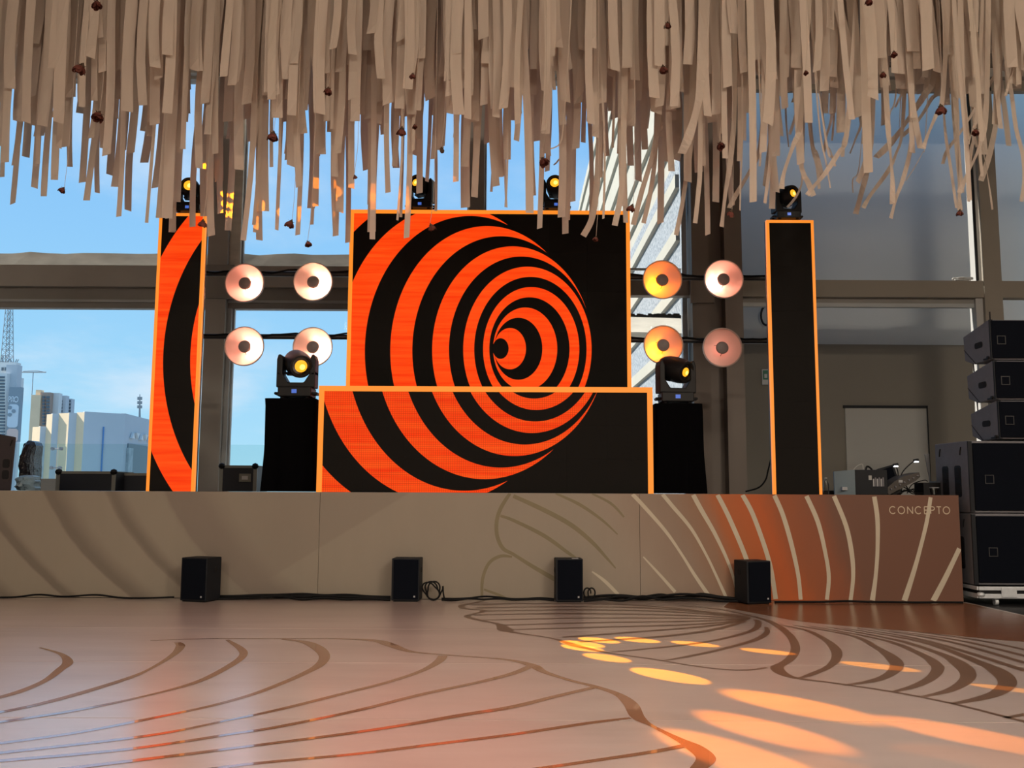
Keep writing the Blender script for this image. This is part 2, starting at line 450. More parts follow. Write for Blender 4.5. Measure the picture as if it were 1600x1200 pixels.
# ---- art lines printed on the floor: (x, y, width in metres) as seen, laid on the floor
ART = [
 # left petal system: its outline, then its veins
 [(235,1001,.02),(330,998,.03),(430,998,.03),(520,998,.04),(585,1001,.09),(610,1008,.10),(640,1018,.06),(690,1023,.035),(760,1028,.035),(800,1032,.05),(832,1040,.08),(850,1050,.06),(890,1063,.045),(930,1073,.055),(965,1085,.06),(985,1100,.085),(997,1121,.075),(1020,1135,.03),(1060,1155,.05),(1085,1168,.09),(1103,1185,.09),(1090,1202,.07)],
 [(440,999,.03),(475,1003,.08),(497,1013,.10),(507,1026,.08),(498,1040,.07),(470,1055,.055),(440,1068,.05),(395,1085,.045),(330,1103,.04),(240,1122,.045),(120,1145,.05),(-10,1163,.05)],
 [(692,1025,.07),(685,1034,.07),(660,1048,.05),(610,1065,.045),(540,1083,.045),(440,1108,.045),(350,1127,.03),(230,1150,.045),(-10,1178,.05)],
 [(832,1040,.06),(800,1053,.06),(740,1068,.05),(660,1085,.05),(560,1110,.045),(440,1135,.045),(370,1146,.04),(200,1171,.045),(-10,1190,.05)],
 [(930,1074,.05),(870,1088,.05),(800,1105,.06),(720,1118,.06),(640,1132,.05),(540,1147,.045),(400,1165,.04),(250,1184,.045),(90,1203,.05)],
 [(985,1122,.03),(920,1130,.045),(800,1148,.045),(680,1163,.045),(560,1178,.04),(400,1193,.04),(320,1203,.04)],
 [(1072,1165,.05),(1020,1175,.045),(920,1190,.04),(830,1203,.04)],
 [(62,1012,.02),(95,1022,.04),(106,1035,.07),(93,1047,.06),(70,1064,.05),(30,1081,.06),(-10,1092,.06)],
 [(277,1004,.05),(282,1010,.07),(270,1024,.05),(235,1045,.03),(200,1060,.05),(120,1085,.06),(50,1103,.05),(-10,1115,.05)],
 [(355,1000,.03),(375,1013,.06),(380,1024,.06),(360,1040,.06),(310,1065,.05),(230,1087,.03),(120,1110,.05),(-10,1130,.05)],
 # middle fan: outline and veins
 [(760,937,.03),(742,942,.05),(722,946,.07),(727,951,.07),(758,954,.05),(742,959,.05),(730,963,.07),(748,969,.06),(778,975,.06),(790,984,.14),(801,988,.06),(860,997,.03),(885,1004,.06),(900,1009,.08),(950,1020,.03),(1020,1030,.03),(1080,1040,.03),(1130,1046,.03),(1170,1047,.035),(1198,1043,.03)],
 [(735,945,.05),(850,943,.065),(1000,946,.065),(1170,963,.05)],
 [(745,950,.05),(880,948,.065),(1030,951,.065),(1172,965,.05)],
 [(750,955,.05),(900,953,.065),(1050,956,.065),(1172,966,.05)],
 [(740,961,.05),(880,959,.065),(1050,961,.065),(1172,967,.05)],
 [(755,969,.05),(900,966,.065),(1060,966,.065),(1172,968,.05)],
 [(785,977,.05),(930,973,.065),(1070,971,.065),(1168,968,.05)],
 [(795,984,.05),(940,980,.065),(1080,976,.065),(1164,969,.05)],
 [(880,996,.05),(1000,987,.065),(1100,979,.065),(1162,970,.05)],
 [(905,1003,.05),(1030,995,.065),(1110,985,.065),(1165,971,.05)],
 [(1180,968,.05),(1185,974,.06),(1176,985,.06),(1130,998,.05),(1075,1007,.05),(1000,1015,.04),(955,1019,.03)],
 [(1197,980,.03),(1198,989,.05),(1180,1000,.06),(1130,1014,.05),(1080,1025,.05),(1040,1032,.03)],
 [(1060,946,.03),(1130,953,.04),(1190,967,.05),(1212,976,.07),(1235,994,.07),(1243,1012,.07),(1237,1027,.07),(1224,1037,.07),(1214,1043,.09),(1222,1052,.08),(1245,1060,.05),(1300,1067,.035),(1400,1082,.035),(1490,1100,.035),(1570,1120,.04),(1605,1129,.04)],
 # right petals
 [(1215,976,.02),(1260,985,.05),(1290,1000,.06),(1305,1014,.08),(1307,1028,.07),(1295,1042,.055),(1265,1055,.05),(1248,1060,.03)],
 [(1240,977,.02),(1330,993,.05),(1370,1012,.06),(1395,1029,.10),(1401,1042,.09),(1388,1055,.07),(1360,1065,.06),(1318,1071,.03)],
 [(1265,978,.02),(1380,1000,.06),(1440,1023,.07),(1461,1037,.09),(1465,1047,.08),(1454,1060,.07),(1430,1072,.06),(1393,1082,.03)],
 [(1290,979,.02),(1400,1000,.06),(1470,1022,.07),(1500,1038,.12),(1513,1054,.10),(1504,1068,.08),(1480,1080,.06),(1437,1090,.03)],
 [(1315,981,.02),(1440,1003,.06),(1530,1035,.09),(1562,1051,.13),(1574,1067,.11),(1560,1082,.09),(1530,1092,.07),(1488,1100,.04)],
 [(1340,982,.02),(1450,1002,.05),(1605,1049,.07)],
 [(1365,983,.02),(1480,1002,.05),(1605,1037,.06)],
 [(1390,985,.02),(1500,1001,.05),(1605,1026,.06)],
 [(1420,986,.02),(1520,999,.05),(1605,1016,.05)],
 [(1605,1116,.05),(1570,1122,.03)],
]
for k, line in enumerate(ART):
    pts = []
    for (x, y, wd) in line:
        p = fl(x, y); pts.append((p.x, p.y, wd))
    sp = smooth_path(pts, 6)
    L, R = ribbon2d(sp, [q[2] for q in sp])
    z = 0.0012 + 0.0002 * (k % 5)
    MB().strip([(p.x, p.y, z) for p in R], [(p.x, p.y, z) for p in L]).build('painted_line', M_line_warm if k < 10 else M_line, dance)
# brown painted petal beside the stage at the far right
def brown_print():
    m = bpy.data.materials.new('brown_painted_petal'); m.use_nodes = True
    t = NT(m.node_tree); out = t.new('ShaderNodeOutputMaterial'); p = t.new('ShaderNodeBsdfPrincipled')
    geo = t.new('ShaderNodeNewGeometry')
    n = t.noise(t.scaled(geo.outputs['Position'], (0.5, 7, 1)), 1.7, 5.0, 0.6)
    t.put(p.inputs['Base Color'], t.ramp(n, [(0.3, (0.12, 0.052, 0.028)), (0.55, (0.22, 0.085, 0.038)), (0.75, (0.27, 0.15, 0.085))]))
    p.inputs['Roughness'].default_value = 0.22
    t.l.new(p.outputs[0], out.inputs[0]); return m
outl = smooth_path([(1130,949),(1195,961),(1250,971),(1330,979),(1440,988),(1540,998),(1640,1006)], 4)
top = [(1140,940.5),(1210,940.5),(1300,940.5),(1400,941),(1500,942),(1510,942.5)]
pa = [fl(*q) for q in outl]; pb = [fl(*q) for q in top]
n = 24
def resample(P, n):
    d = [0]
    for i in range(1, len(P)): d.append(d[-1] + (P[i]-P[i-1]).length)
    res = []
    for k in range(n+1):
        s = d[-1]*k/n; i = 1
        while i < len(P)-1 and d[i] < s: i += 1
        tt = (s-d[i-1])/max(d[i]-d[i-1], 1e-9); res.append(P[i-1].lerp(P[i], tt))
    return res
pb.append(fl(1599, 962))
A = resample(pa, n); B = resample(pb, n)
MB().strip([(p.x, p.y, 0.0008) for p in A], [(p.x, p.y, 0.0008) for p in B]).build('painted_petal', brown_print(), dance)

# ---- hall shell
struct(MB().box((-10.2, -12, 0), (-10, 14.5, 8.0)).build('wall_left', M_hall), 'left wall of the hall')
struct(MB().box((10, -12, 0), (10.2, 16, 8.0)).build('wall_right', M_hall), 'right wall of the hall')
struct(MB().box((-10.2, -12.2, 0), (10.2, -12, 8.0)).build('wall_behind', M_hall), 'wall behind the viewer')
struct(MB().box((-10.2, -12.2, 8.0), (10.2, 14.72, 8.2)).build('ceiling', M_ceiling), 'dark ceiling above the paper fringe')

# ---- back wall: steel beams, posts, ledges
ZH = Z_at(400, 124, WALL_Y)              # underside of the header
header = thing('wall_back', 'grey steel frame of the window wall behind the stage', None, (0, WALL_Y, 0), kind='structure')
MB().box((-10, WALL_Y, ZH), (10, WALL_Y+0.2, 8.0)).build('header', M_steeldark, header)
MB().box((-10, WALL_Y-0.12, ZH+0.05), (10, WALL_Y, ZH+0.2)).build('header_flange', M_steelpaint, header)
for zz_ in (ZH+0.42,):
    MB().box((-10, WALL_Y-0.2, zz_), (10, WALL_Y, zz_+0.12)).build('header_flange', M_steelpaint, header)
xl = -10.0
xp0 = X_at(311, 766, WALL_Y); xp1 = X_at(343, 766, WALL_Y)          # left post
xr_ = X_at(1083, 600, WALL_Y)                                        # where the brown column begins
xe_ = X_at(930, 450, WALL_Y)
zb0 = Z_at(270, 449, WALL_Y); zb1 = Z_at(270, 416, WALL_Y)
MB().box((xl, WALL_Y-0.05, zb0), (xe_, WALL_Y+0.2, zb1)).build('beam', M_steelpaint, header)
zc0 = Z_at(270, 468, WALL_Y)
MB().box((xl, WALL_Y+0.06, zc0), (xe_, WALL_Y+0.2, zb0)).build('beam_web', M_steeldark, header)
zd0 = Z_at(270, 481, WALL_Y); zd1 = Z_at(270, 472, WALL_Y)
MB().box((xl, WALL_Y+0.02, zd1), (xe_, WALL_Y+0.2, zc0)).build('window_head', M_alu, header)
MB().box((xl, WALL_Y+0.05, zd0), (xe_, WALL_Y+0.2, zd1)).build('window_head', M_steeldark, header)
MB().box((xp0, WALL_Y-0.08, 0), (xp1, WALL_Y+0.22, ZH)).build('post', M_steelpaint, header)
MB().box((xp0-0.05, WALL_Y-0.12, zc0), (xp1+0.13, WALL_Y-0.05, zb1)).build('bracket', M_steeldark, header)
MB().box((xp1, WALL_Y+0.02, zb1), (xp1+0.17, WALL_Y+0.2, ZH)).build('jamb', M_concrete, header)
MB().box((xp1, WALL_Y+0.02, 0), (xp1+0.07, WALL_Y+0.2, zd0)).build('jamb', M_alu, header)
xc0 = X_at(733.5, 230, WALL_Y); xc1 = X_at(757.5, 230, WALL_Y)
MB().box((xc0, WALL_Y-0.05, 0), (xc1, WALL_Y+0.2, ZH)).build('post', M_steelpaint, header)
# plaster ledge outside, standing on the beam
ze0 = Z_at(200, 419, 14.8); ze1 = Z_at(200, 397, 14.8)
ledge = MB()
nseg = 40
for i in range(nseg):
    x0 = -10 + (xe_+10)*i/nseg; x1 = -10 + (xe_+10)*(i+1)/nseg
    j0 = 0.03*math.sin(i*1.7)+0.02*math.sin(i*4.1); j1 = 0.03*math.sin((i+1)*1.7)+0.02*math.sin((i+1)*4.1)
    ledge.hexa([(x0,14.72,ze0),(x1,14.72,ze0),(x1,15.0,ze0),(x0,15.0,ze0),(x0,14.76,ze1+j0*0.4),(x1,14.76,ze1+j1*0.4),(x1,15.0,ze1+j0*0.4),(x0,15.0,ze1+j0*0.4)])
ledge.build('plaster_ledge', M_concrete, header)
# sill wall below the windows
MB().box((-10, WALL_Y, 0), (xr_, WALL_Y+0.2, 0.5)).build('sill', M_steelpaint, header)

# ---- windows: each an opening with its own pane
def window(n, x0, x1, z0, z1, label):
    r = thing('window_%d' % n, label, None, ((x0+x1)/2, WALL_Y+0.12, z0), kind='structure')
    MB().box((x0, WALL_Y+0.115, z0), (x1, WALL_Y+0.127, z1)).build('pane', M_glass, r)
    fr = MB()
    fr.box((x0, WALL_Y+0.09, z0), (x0+0.03, WALL_Y+0.15, z1)).box((x1-0.03, WALL_Y+0.09, z0), (x1, WALL_Y+0.15, z1))
    fr.box((x0+0.03, WALL_Y+0.09, z0), (x1-0.03, WALL_Y+0.15, z0+0.03))
    fr.build('window_frame', M_alu, r)
window(1, -10, xp0, zb1, ZH, 'upper window pane left of the grey post')
window(2, -10, xp0, 0.5, zd0, 'lower window pane left of the grey post, city beyond')
window(3, xp1+0.17, xc0, zb1, ZH, 'upper window pane between the two grey posts')
window(4, xp1+0.07, xr_-0.1, 0.5, zd0, 'lower window pane behind the LED screens')
window(5, xc1, xr_-0.1, zb1, ZH, 'upper window pane right of the middle post')

# ---- ragged ledge and shed roof outside window 5
mb = MB()
lx0 = X_at(900, 500, 15.3); lx1 = X_at(1077, 500, 15.3)
za, zb_ = Z_at(1030, 522, 15.3), Z_at(1030, 488, 15.3)
mb.hexa([(lx0,15.0,za),(lx1,15.0,za-0.04),(lx1,15.7,za),(lx0,15.7,za),(lx0,15.48,zb_),(lx1,15.48,zb_-0.05),(lx1,15.7,zb_),(lx0,15.7,zb_)])
lo = mb.build('trim_1', material('pale_weathered_plaster', (0.72, 0.67, 0.56), 0.9, noise=(2.2, 0.3, (1, 1, 3)))); struct(lo, 'weathered concrete ledge with a ragged dark top behind the amber lamps')
mb = MB(); random.seed(3)
for i in range(40):
    x0 = lx0 + (lx1-lx0)*i/40; h = 0.015 + 0.035*random.random()
    mb.box((x0, 15.45, zb_-0.045), (x0+(lx1-lx0)/40+0.01, 15.5, zb_+h-0.035))
mb.build('felt_edge', M_dirt, lo)

# ---- brown H-shaped column
cy = 14.25
ca, cb, cc_, cd = X_at(1084, 600, cy), X_at(1111, 600, cy), X_at(1136, 600, cy), X_at(1164, 600, cy)
colm = thing('wall_column', 'brown grey H-shaped steel column right of the amber lamps', None, ((ca+cd)/2, cy, 0), kind='structure')
MB().box((ca, cy, 0), (cb, cy+0.45, 8.0)).build('flange', M_column, colm)
MB().box((cc_, cy, 0), (cd, cy+0.45, 8.0)).build('flange', M_column, colm)
MB().box((cb, cy+0.25, 0), (cc_, cy+0.3, 8.0)).build('web', M_column, colm)
p = at(1079, 473, cy-0.06); q = at(1116, 437, cy-0.06)
MB().box((p.x, cy-0.06, p.z), (q.x, cy, q.z)).build('bracket', M_column, colm, bevel=0.005)
p = at(985, 461, cy); q = at(1084, 437, cy)
MB().box((p.x-0.5, cy+0.02, p.z), (ca, cy+0.2, q.z)).build('cross_beam', M_column, colm)
MB().box((X_at(1067, 500, WALL_Y), WALL_Y+0.02, 0.5), (X_at(1075, 500, WALL_Y), WALL_Y+0.14, ZH)).build('jamb', M_alu, colm)

# ---- right-hand wall, set back behind a steel frame, unseen roof slot added above to let daylight down it
RY = 16.8
x0 = cd - 0.2
rw = thing('wall_back_right', 'grey upper wall behind the right LED column', None, (7, RY, 0), kind='structure')
MB().box((x0, RY, 0), (10.0, RY+0.15, 9.6)).build('wall_panel', M_wallgrey, rw)
zt = Z_at(1400, 538.5, RY-0.06)
MB().box((x0, RY-0.06, 0), (10.0, RY, zt)).build('beige_dado', M_wallbeige, rw)
# recessed door
p = at(1322, 766, RY-0.07); q = at(1449, 634, RY-0.07)
door = thing('door_1', 'plain pale grey door in the beige wall', None, ((p.x+q.x)/2, RY-0.07, 0), kind='structure')
MB().box((p.x+0.03, RY-0.075, 0), (q.x-0.02, RY-0.06, q.z-0.05)).build('door_leaf', M_doorgrey, door)
MB().box((p.x, RY-0.085, q.z-0.05), (q.x, RY-0.06, q.z)).build('door_gap', M_hole, door)
MB().box((q.x-0.02, RY-0.085, 0), (q.x, RY-0.06, q.z)).build('door_gap', M_hole, door)
# frame in front
fr = thing('trim_2', 'beige grey steel frame across the right wall', None, (7, WALL_Y, 0), kind='structure')
zr0, zr1 = Z_at(1400, 464, WALL_Y), Z_at(1400, 438, WALL_Y)
xk0, xk1 = X_at(1537, 450, WALL_Y), X_at(1565, 450, WALL_Y)
M_frame2 = material('beige_grey_frame_paint', (0.235, 0.21, 0.175), 0.6, noise=(2, 0.06))
MB().box((cd, WALL_Y, zr0), (xk0, WALL_Y+0.2, zr1)).build('beam', M_frame2, fr)
MB().box((xk1, WALL_Y, zr0), (10, WALL_Y+0.2, zr1)).build('beam', M_frame2, fr)
MB().box((xk0, WALL_Y-0.02, 0), (xk1, WALL_Y+0.25, ZH)).build('post', M_frame2, fr)
MB().box((xk0-0.07, WALL_Y+0.05, zr1), (xk0, WALL_Y+0.25, ZH)).build('white_edge', M_white, fr)
MB().box((xk0-0.11, WALL_Y+0.05, 0), (xk0, WALL_Y+0.25, zr0)).build('white_edge', M_white, fr)
MB().box((cd, WALL_Y+0.1, zr0-0.08), (xk0-0.11, WALL_Y+0.2, zr0)).build('shadow_gap', M_steeldark, fr)
MB().box((cd, WALL_Y+0.1, zr0-0.14), (xk0-0.11, WALL_Y+0.2, zr0-0.08)).build('light_channel', M_alu, fr)
MB().tube([(xk0-0.1, WALL_Y-0.02, zr1), (xk0-0.1, WALL_Y-0.02, ZH)], 0.022).build('black_conduit', M_black, fr)
MB().box((cd-0.1, WALL_Y-0.02, ZH-0.14), (10, WALL_Y+0.1, ZH+0.03)).build('upper_rail', M_frame2, fr)

# =================================================================== OUTSIDE
M_ground = material('street_ground', (0.25, 0.25, 0.24), 0.9)
M_terrace = material('terrace_slab', (0.35, 0.34, 0.32), 0.8)
struct(MB().box((-900, 20.5, -26), (900, 1500, -25)).build('ground_outside', M_ground), 'street level far below')
struct(MB().box((-40, 14.72, -0.4), (12, 20.5, -0.02)).build('terrace_outside', M_terrace), 'terrace outside the windows')
M_bsunlit = material('sunlit_cream_facade', (0.82, 0.62, 0.40), 0.8, noise=(0.25, 0.12))  # sunlit faces: warm sunlight is put into the colour
M_bshade = material('shaded_blue_grey_facade', (0.52, 0.55, 0.58), 0.8, noise=(0.15, 0.15))  # shaded faces: the blue shade is put into the colour
M_bwhite = material('white_tower_facade', (0.72, 0.72, 0.70), 0.8, noise=(0.1, 0.08))
M_bwin = material('dark_window_glass', (0.10, 0.13, 0.16), 0.2)
M_bbrick = material('tan_brick_facade', (0.42, 0.30, 0.24), 0.8)
M_billboard = material('billboard_grey_blue', (0.25, 0.31, 0.36), 0.6)
M_billlight = material('billboard_pale_print', (0.62, 0.70, 0.76), 0.6)
M_billpeach = material('billboard_peach_print', (0.70, 0.52, 0.46), 0.6)

# low stone block with zig-zag piers
blk = thing('stone_block_building', 'low stone block with ribbed left side, sunlit faces coloured cream, shaded ones blue grey', 'building', (at(150, 769, 95).x, 95, -25))
plan = [(49,91.5,668),(61,91,666),(70,91.4,666.5),(70,91.4,648),(79,91,646.5),(89,91.4,646.5),(105,90.8,644.5),(117,91.3,645.5),(129,90.9,643),(193,93.5,646),(246,105,660)]
for i in range(len(plan)-1):
    a, b = plan[i], plan[i+1]
    if a[0] == b[0]: continue
    A = at(a[0], 700, a[1]); B = at(b[0], 700, b[1])
    za = at(a[0], a[2], a[1]).z; zb2 = at(b[0], b[2], b[1]).z; ztop = (za+zb2)/2 if i < 8 else za
    d = (B - A).normalized(); nrm = Vector((-d.y, d.x, 0))
    m_ = M_bsunlit if i in (0, 3, 5, 7) else M_bshade
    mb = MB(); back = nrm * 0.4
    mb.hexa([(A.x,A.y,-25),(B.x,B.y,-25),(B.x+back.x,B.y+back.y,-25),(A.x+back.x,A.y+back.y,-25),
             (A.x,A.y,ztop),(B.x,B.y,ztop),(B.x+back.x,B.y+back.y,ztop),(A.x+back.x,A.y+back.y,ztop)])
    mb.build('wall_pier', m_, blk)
# slot window on the main face and sign triangles on the right face
def on_face(a, b, t, z, off=0.12):
    A = at(a[0], 700, a[1]); B = at(b[0], 700, b[1]); d = (B-A).normalized(); nrm = Vector((d.y, -d.x, 0))
    p = A.lerp(B, t) + nrm*off; return Vector((p.x, p.y, z))
def face_quad(mb, a, b, t0, t1, z0, z1, off=0.12):
    p = [on_face(a,b,t0,z0,off), on_face(a,b,t1,z0,off), on_face(a,b,t1,z0,0), on_face(a,b,t0,z0,0),
         on_face(a,b,t0,z1,off), on_face(a,b,t1,z1,off), on_face(a,b,t1,z1,0), on_face(a,b,t0,z1,0)]
    return mb.hexa(p)
fa, fb = plan[8], plan[9]; ga, gb = plan[9], plan[10]
M_blueslot = material('blue_slot_glazing', (0.08, 0.22, 0.48), 0.3)
face_quad(MB(), fa, fb, 0.46, 0.49, 0, at(157, 668, 93).z).build('slot_window', M_blueslot, blk)
for k in range(5):
    t = 0.14 + 0.125*k; zc = at(207, 680.5, 96).z
    tri = [(t, zc-0.33), (t+0.085, zc-0.33), (t+0.045, zc+0.3)] if k % 2 == 0 else [(t, zc+0.3), (t+0.045, zc-0.33), (t+0.085, zc+0.3)]
    mb = MB()
    mb.add([on_face(ga,gb,q[0],q[1],0.3) for q in tri] + [on_face(ga,gb,q[0],q[1],0.05) for q in tri], [(0,1,2),(5,4,3),(0,3,4,1),(1,4,5,2),(2,5,3,0)])
    mb.build('sign_triangle', M_bwhite, blk)
face_quad(MB(), ga, gb, 0.10, 0.95, at(200, 750, 95).z, at(200, 693, 95).z, 0.1).build('dark_entrance', material('dark_grey_glazing', (0.16, 0.19, 0.22), 0.4), blk)  # glazing in one even dark grey
face_quad(MB(), ga, gb, 0.08, 0.20, at(200, 745, 95).z, at(200, 700, 95).z, 0.25).build('vertical_sign', material('vertical_sign_board', (0.42, 0.46, 0.48), 0.6, noise=(1.2, 0.5)), blk)

# apartment tower
ay = 200
apt = thing('apartment_tower', 'tan and grey apartment tower rising behind the stone block', 'building', (at(80, 769, ay).x, ay, -25))
def pxwall(x0, x1, ytop, Y, dep, mat, parent, name='wall', y1=769):
    a = at(x0, ytop, Y); b = at(x1, ytop, Y)
    return MB().box((a.x, Y, -25), (b.x, Y+dep, a.z)).build(name, mat, parent)
pxwall(49, 64, 617, ay, 1.5, M_bsunlit, apt); pxwall(56, 63.5, 609, ay+1, 1.5, M_bsunlit, apt)
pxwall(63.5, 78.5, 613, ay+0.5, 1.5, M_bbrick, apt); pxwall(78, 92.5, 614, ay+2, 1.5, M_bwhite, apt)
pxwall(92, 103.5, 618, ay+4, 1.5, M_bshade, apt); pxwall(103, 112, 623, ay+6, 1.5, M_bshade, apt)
for r in range(9):
    for (c0, c1) in ((66, 69.5), (72, 77)):
        y = 619 + r*5.2
        a = at(c0, y+3.4, ay-0.2); b = at(c1, y, ay-0.2)
        MB().box((a.x, ay-0.2, a.z), (b.x, ay+0.1, b.z)).build('window', M_bwin, apt)
for r in range(6):
    for (c0, c1, Y) in ((94, 97, ay+3.8), (107, 110, ay+5.8)):
        y = 625 + r*5.2
        a = at(c0, y+3.4, Y); b = at(c1, y, Y)
        MB().box((a.x, Y, a.z), (b.x, Y+0.3, b.z)).build('window', M_bwin, apt)

# office tower with billboard and mast
oy = 160
off = thing('office_tower', 'white office tower with a phone billboard and lattice mast', 'building', (at(5, 769, oy).x, oy, -25))
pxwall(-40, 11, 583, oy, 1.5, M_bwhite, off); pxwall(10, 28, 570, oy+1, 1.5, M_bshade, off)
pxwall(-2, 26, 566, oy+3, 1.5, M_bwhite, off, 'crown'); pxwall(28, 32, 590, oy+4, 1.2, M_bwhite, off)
for r in range(22):
    y = 588 + r*5.0
    a = at(-38, y+2.6, oy-0.15); b = at(7, y, oy-0.15)
    MB().box((a.x, oy-0.15, a.z), (b.x, oy+0.1, b.z)).build('window_band', M_bwin, off)
for k in range(4):
    a = at(2+k*5, 579, oy+2.8); b = at(5+k*5, 574, oy+2.8)
    MB().box((a.x, oy+2.8, a.z), (b.x, oy+3.1, b.z)).build('window', M_bwin, off)
by = oy - 1.0
bb = MB(); a = at(9.5, 690, by); b = at(33.5, 605, by)
bb.box((a.x, by, a.z), (b.x, by+0.8, b.z)); board = bb.build('billboard', M_billboard, off)
def rrect(x0, z0, x1, z1, r, n=5):
    pts = []
    for (cx, cz, a0) in ((x1-r, z1-r, 0), (x0+r, z1-r, PI/2), (x0+r, z0+r, PI), (x1-r, z0+r, 1.5*PI)):
        for i in range(n+1):
            t = a0 + PI/2*i/n; pts.append((cx+r*math.cos(t), cz+r*math.sin(t)))
    return pts
a = at(11, 668, by); b = at(30, 632, by)
MB().prism(rrect(a.x, a.z, b.x, b.z, 0.5)[::-1], by-0.1, by).build('phone_print', M_billlight, board)
a = at(10, 690, by); b = at(29, 670, by)
MB().prism(rrect(a.x, a.z, b.x, b.z, 0.5)[::-1], by-0.1, by).build('phone_print', M_billpeach, board)
for (lx, ly) in ((16, 637), (16, 648), (22, 642.5)):
    c = at(lx, ly, by)
    MB().lathe([(0.32, 0), (0.32, 0.12)], 14, Matrix.Translation((c.x, by-0.1, c.z)) @ Matrix.Rotation(PI/2, 4, 'X')).build('camera_print', M_billboard, board)
xx = at(12.5, 628, by).x; zl = at(12.5, 628, by).z; hh = at(12.5, 620, by).z - zl
for ch in 'PRO':
    mb = MB()
    for L, R in letter_strokes(ch, 0.22):
        mb.strip([(xx + p.x*hh*0.75, by-0.05, zl + p.y*hh) for p in L], [(xx + p.x*hh*0.75, by-0.05, zl + p.y*hh) for p in R])
    mb.build('letter', M_billlight, board); xx += GADV[ch]*hh*0.8
# lattice mast
mast = MB(); my = oy + 6
base_z = at(11, 566, my).z; top_z = at(14.5, 420, my).z; xb = at(11, 566, my).x; xt = at(14.5, 477, my).x
hz = at(14.5, 477, my).z
def leg(z, sx, sy):
    t = (z-base_z)/(top_z-base_z); wdt = 0.75*(1-0.75*t); return (xb + (xt-xb)*(z-base_z)/(hz-base_z) + sx*wdt, my + sy*wdt, z)
for sx in (-1, 1):
    for sy in (-1, 1): mast.tube([leg(base_z, sx, sy), leg(top_z, sx, sy)], 0.07, 4)
z = base_z
while z < top_z - 1.2:
    for sy in (-1, 1):
        mast.tube([leg(z, -1, sy), leg(z+1.1, 1, sy)], 0.045, 3); mast.tube([leg(z, 1, sy), leg(z+1.1, -1, sy)], 0.045, 3)
        mast.tube([leg(z, -1, sy), leg(z, 1, sy)], 0.05, 3)
    z += 1.1
M_mast = material('grey_mast_steel', (0.30, 0.32, 0.34), 0.5)
mast.build('lattice_mast', M_mast, off)
random.seed(5)
for k in range(12):
    c = at(-2 + k*2.6, 566, oy+3)
    MB().tube([(c.x, oy+3, c.z), (c.x + random.uniform(-.4, .4), oy+3, c.z + random.uniform(0.4, 1.2))], 0.09, 4).build('aerial', M_mast, off)
# thin distant mast
mb = MB(); c0 = at(218, 660, 320); c1 = at(218.5, 616, 320)
mb.tube([(c0.x, c0.y, -25), c0, c1], [1.2, 0.45, 0.12], 5)
for k in range(3):
    cc2 = c0.lerp(c1, 0.55+0.15*k); mb.box((cc2.x-0.7, 319.6, cc2.z-0.5), (cc2.x+0.7, 320.4, cc2.z+0.5))
tag(mb.build('distant_radio_mast', M_mast), 'thin distant radio mast above the stone block roof', 'mast')
# tower crane jib far off
mb = MB(); c0 = at(30, 581.5, 420); c1 = at(72, 581.5, 420)
mb.tube([c0, c1], 0.28, 4); mb.tube([at(36, 580, 420), at(56, 579, 420), c1], 0.15, 3)
cb_ = at(52, 581.5, 420); mb.tube([cb_, (cb_.x, cb_.y, -25)], 0.2, 4)
tag(mb.build('tower_crane', M_mast), 'faint tower crane beside the office tower', 'crane')

# neighbouring facade running away from the window, stacked ledges
def grain_panel():
    m = bpy.data.materials.new('speckled_render'); m.use_nodes = True
    t = NT(m.node_tree); out = t.new('ShaderNodeOutputMaterial'); p = t.new('ShaderNodeBsdfPrincipled')
    geo = t.new('ShaderNodeNewGeometry')
    n = t.noise(geo.outputs['Position'], 16.0, 4.0, 0.7)
    t.put(p.inputs['Base Color'], t.ramp(n, [(0.40, (0.15, 0.175, 0.20)), (0.56, (0.31, 0.335, 0.355))]))
    p.inputs['Roughness'].default_value = 0.9
    t.l.new(p.outputs[0], out.inputs[0]); return m
M_grain = grain_panel()
M_ledge = material('pale_ledge_paint', (0.38, 0.36, 0.30), 0.8, noise=(1.5, 0.1))
fx = 2.95
fac = thing('neighbouring_facade', 'pale neighbouring facade with stacked ledges outside the right window', 'building', (fx, 30, -25))
MB().box((fx, 16.2, -25), (fx+0.08, 40.5, 7.2)).build('speckled_wall', M_grain, fac)
MB().box((fx, 16.2, 7.2), (fx+0.08, 40.5, 14.0)).build('louvre_wall', M_ledge, fac)
for k in range(14):
    z = 0.85 + 0.96*k
    MB().box((fx-0.08, 16.15, z-0.04), (fx, 40.6, z+0.20)).build('ledge', M_ledge, fac)
# glass balustrade of the terrace with clamps
gy_ = 19.0
bal = thing('glass_balustrade', 'frameless glass balustrade with metal clamps outside the left window', 'balustrade', (-5, gy_, -0.02))
gzt = Z_at(200, 694, gy_)
xs_ = [X_at(-60, 715, gy_), X_at(88.5, 715, gy_), X_at(300, 715, gy_), X_at(500, 715, gy_)]
for i in range(3):
    MB().box((xs_[i]+0.02, gy_, 0.02), (xs_[i+1]-0.02, gy_+0.012, gzt)).build('glass_pane', M_rail_glass, bal)
for py in (701, 731):
    for i in (1, 2):
        c = at(90 if i == 1 else 300, py, gy_ - 0.03); c.x = xs_[i]
        m2 = MB(); m2.tube([(c.x-0.11, gy_-0.02, c.z), (c.x+0.11, gy_-0.02, c.z)], 0.016, 6)
        for sx in (-0.085, 0.085): m2.lathe([(0.035, -0.02), (0.035, 0.03)], 12, Matrix.Translation((c.x+sx, gy_-0.01, c.z)) @ Matrix.Rotation(PI/2, 4, 'X'))
        m2.build('clamp', M_mast, bal)
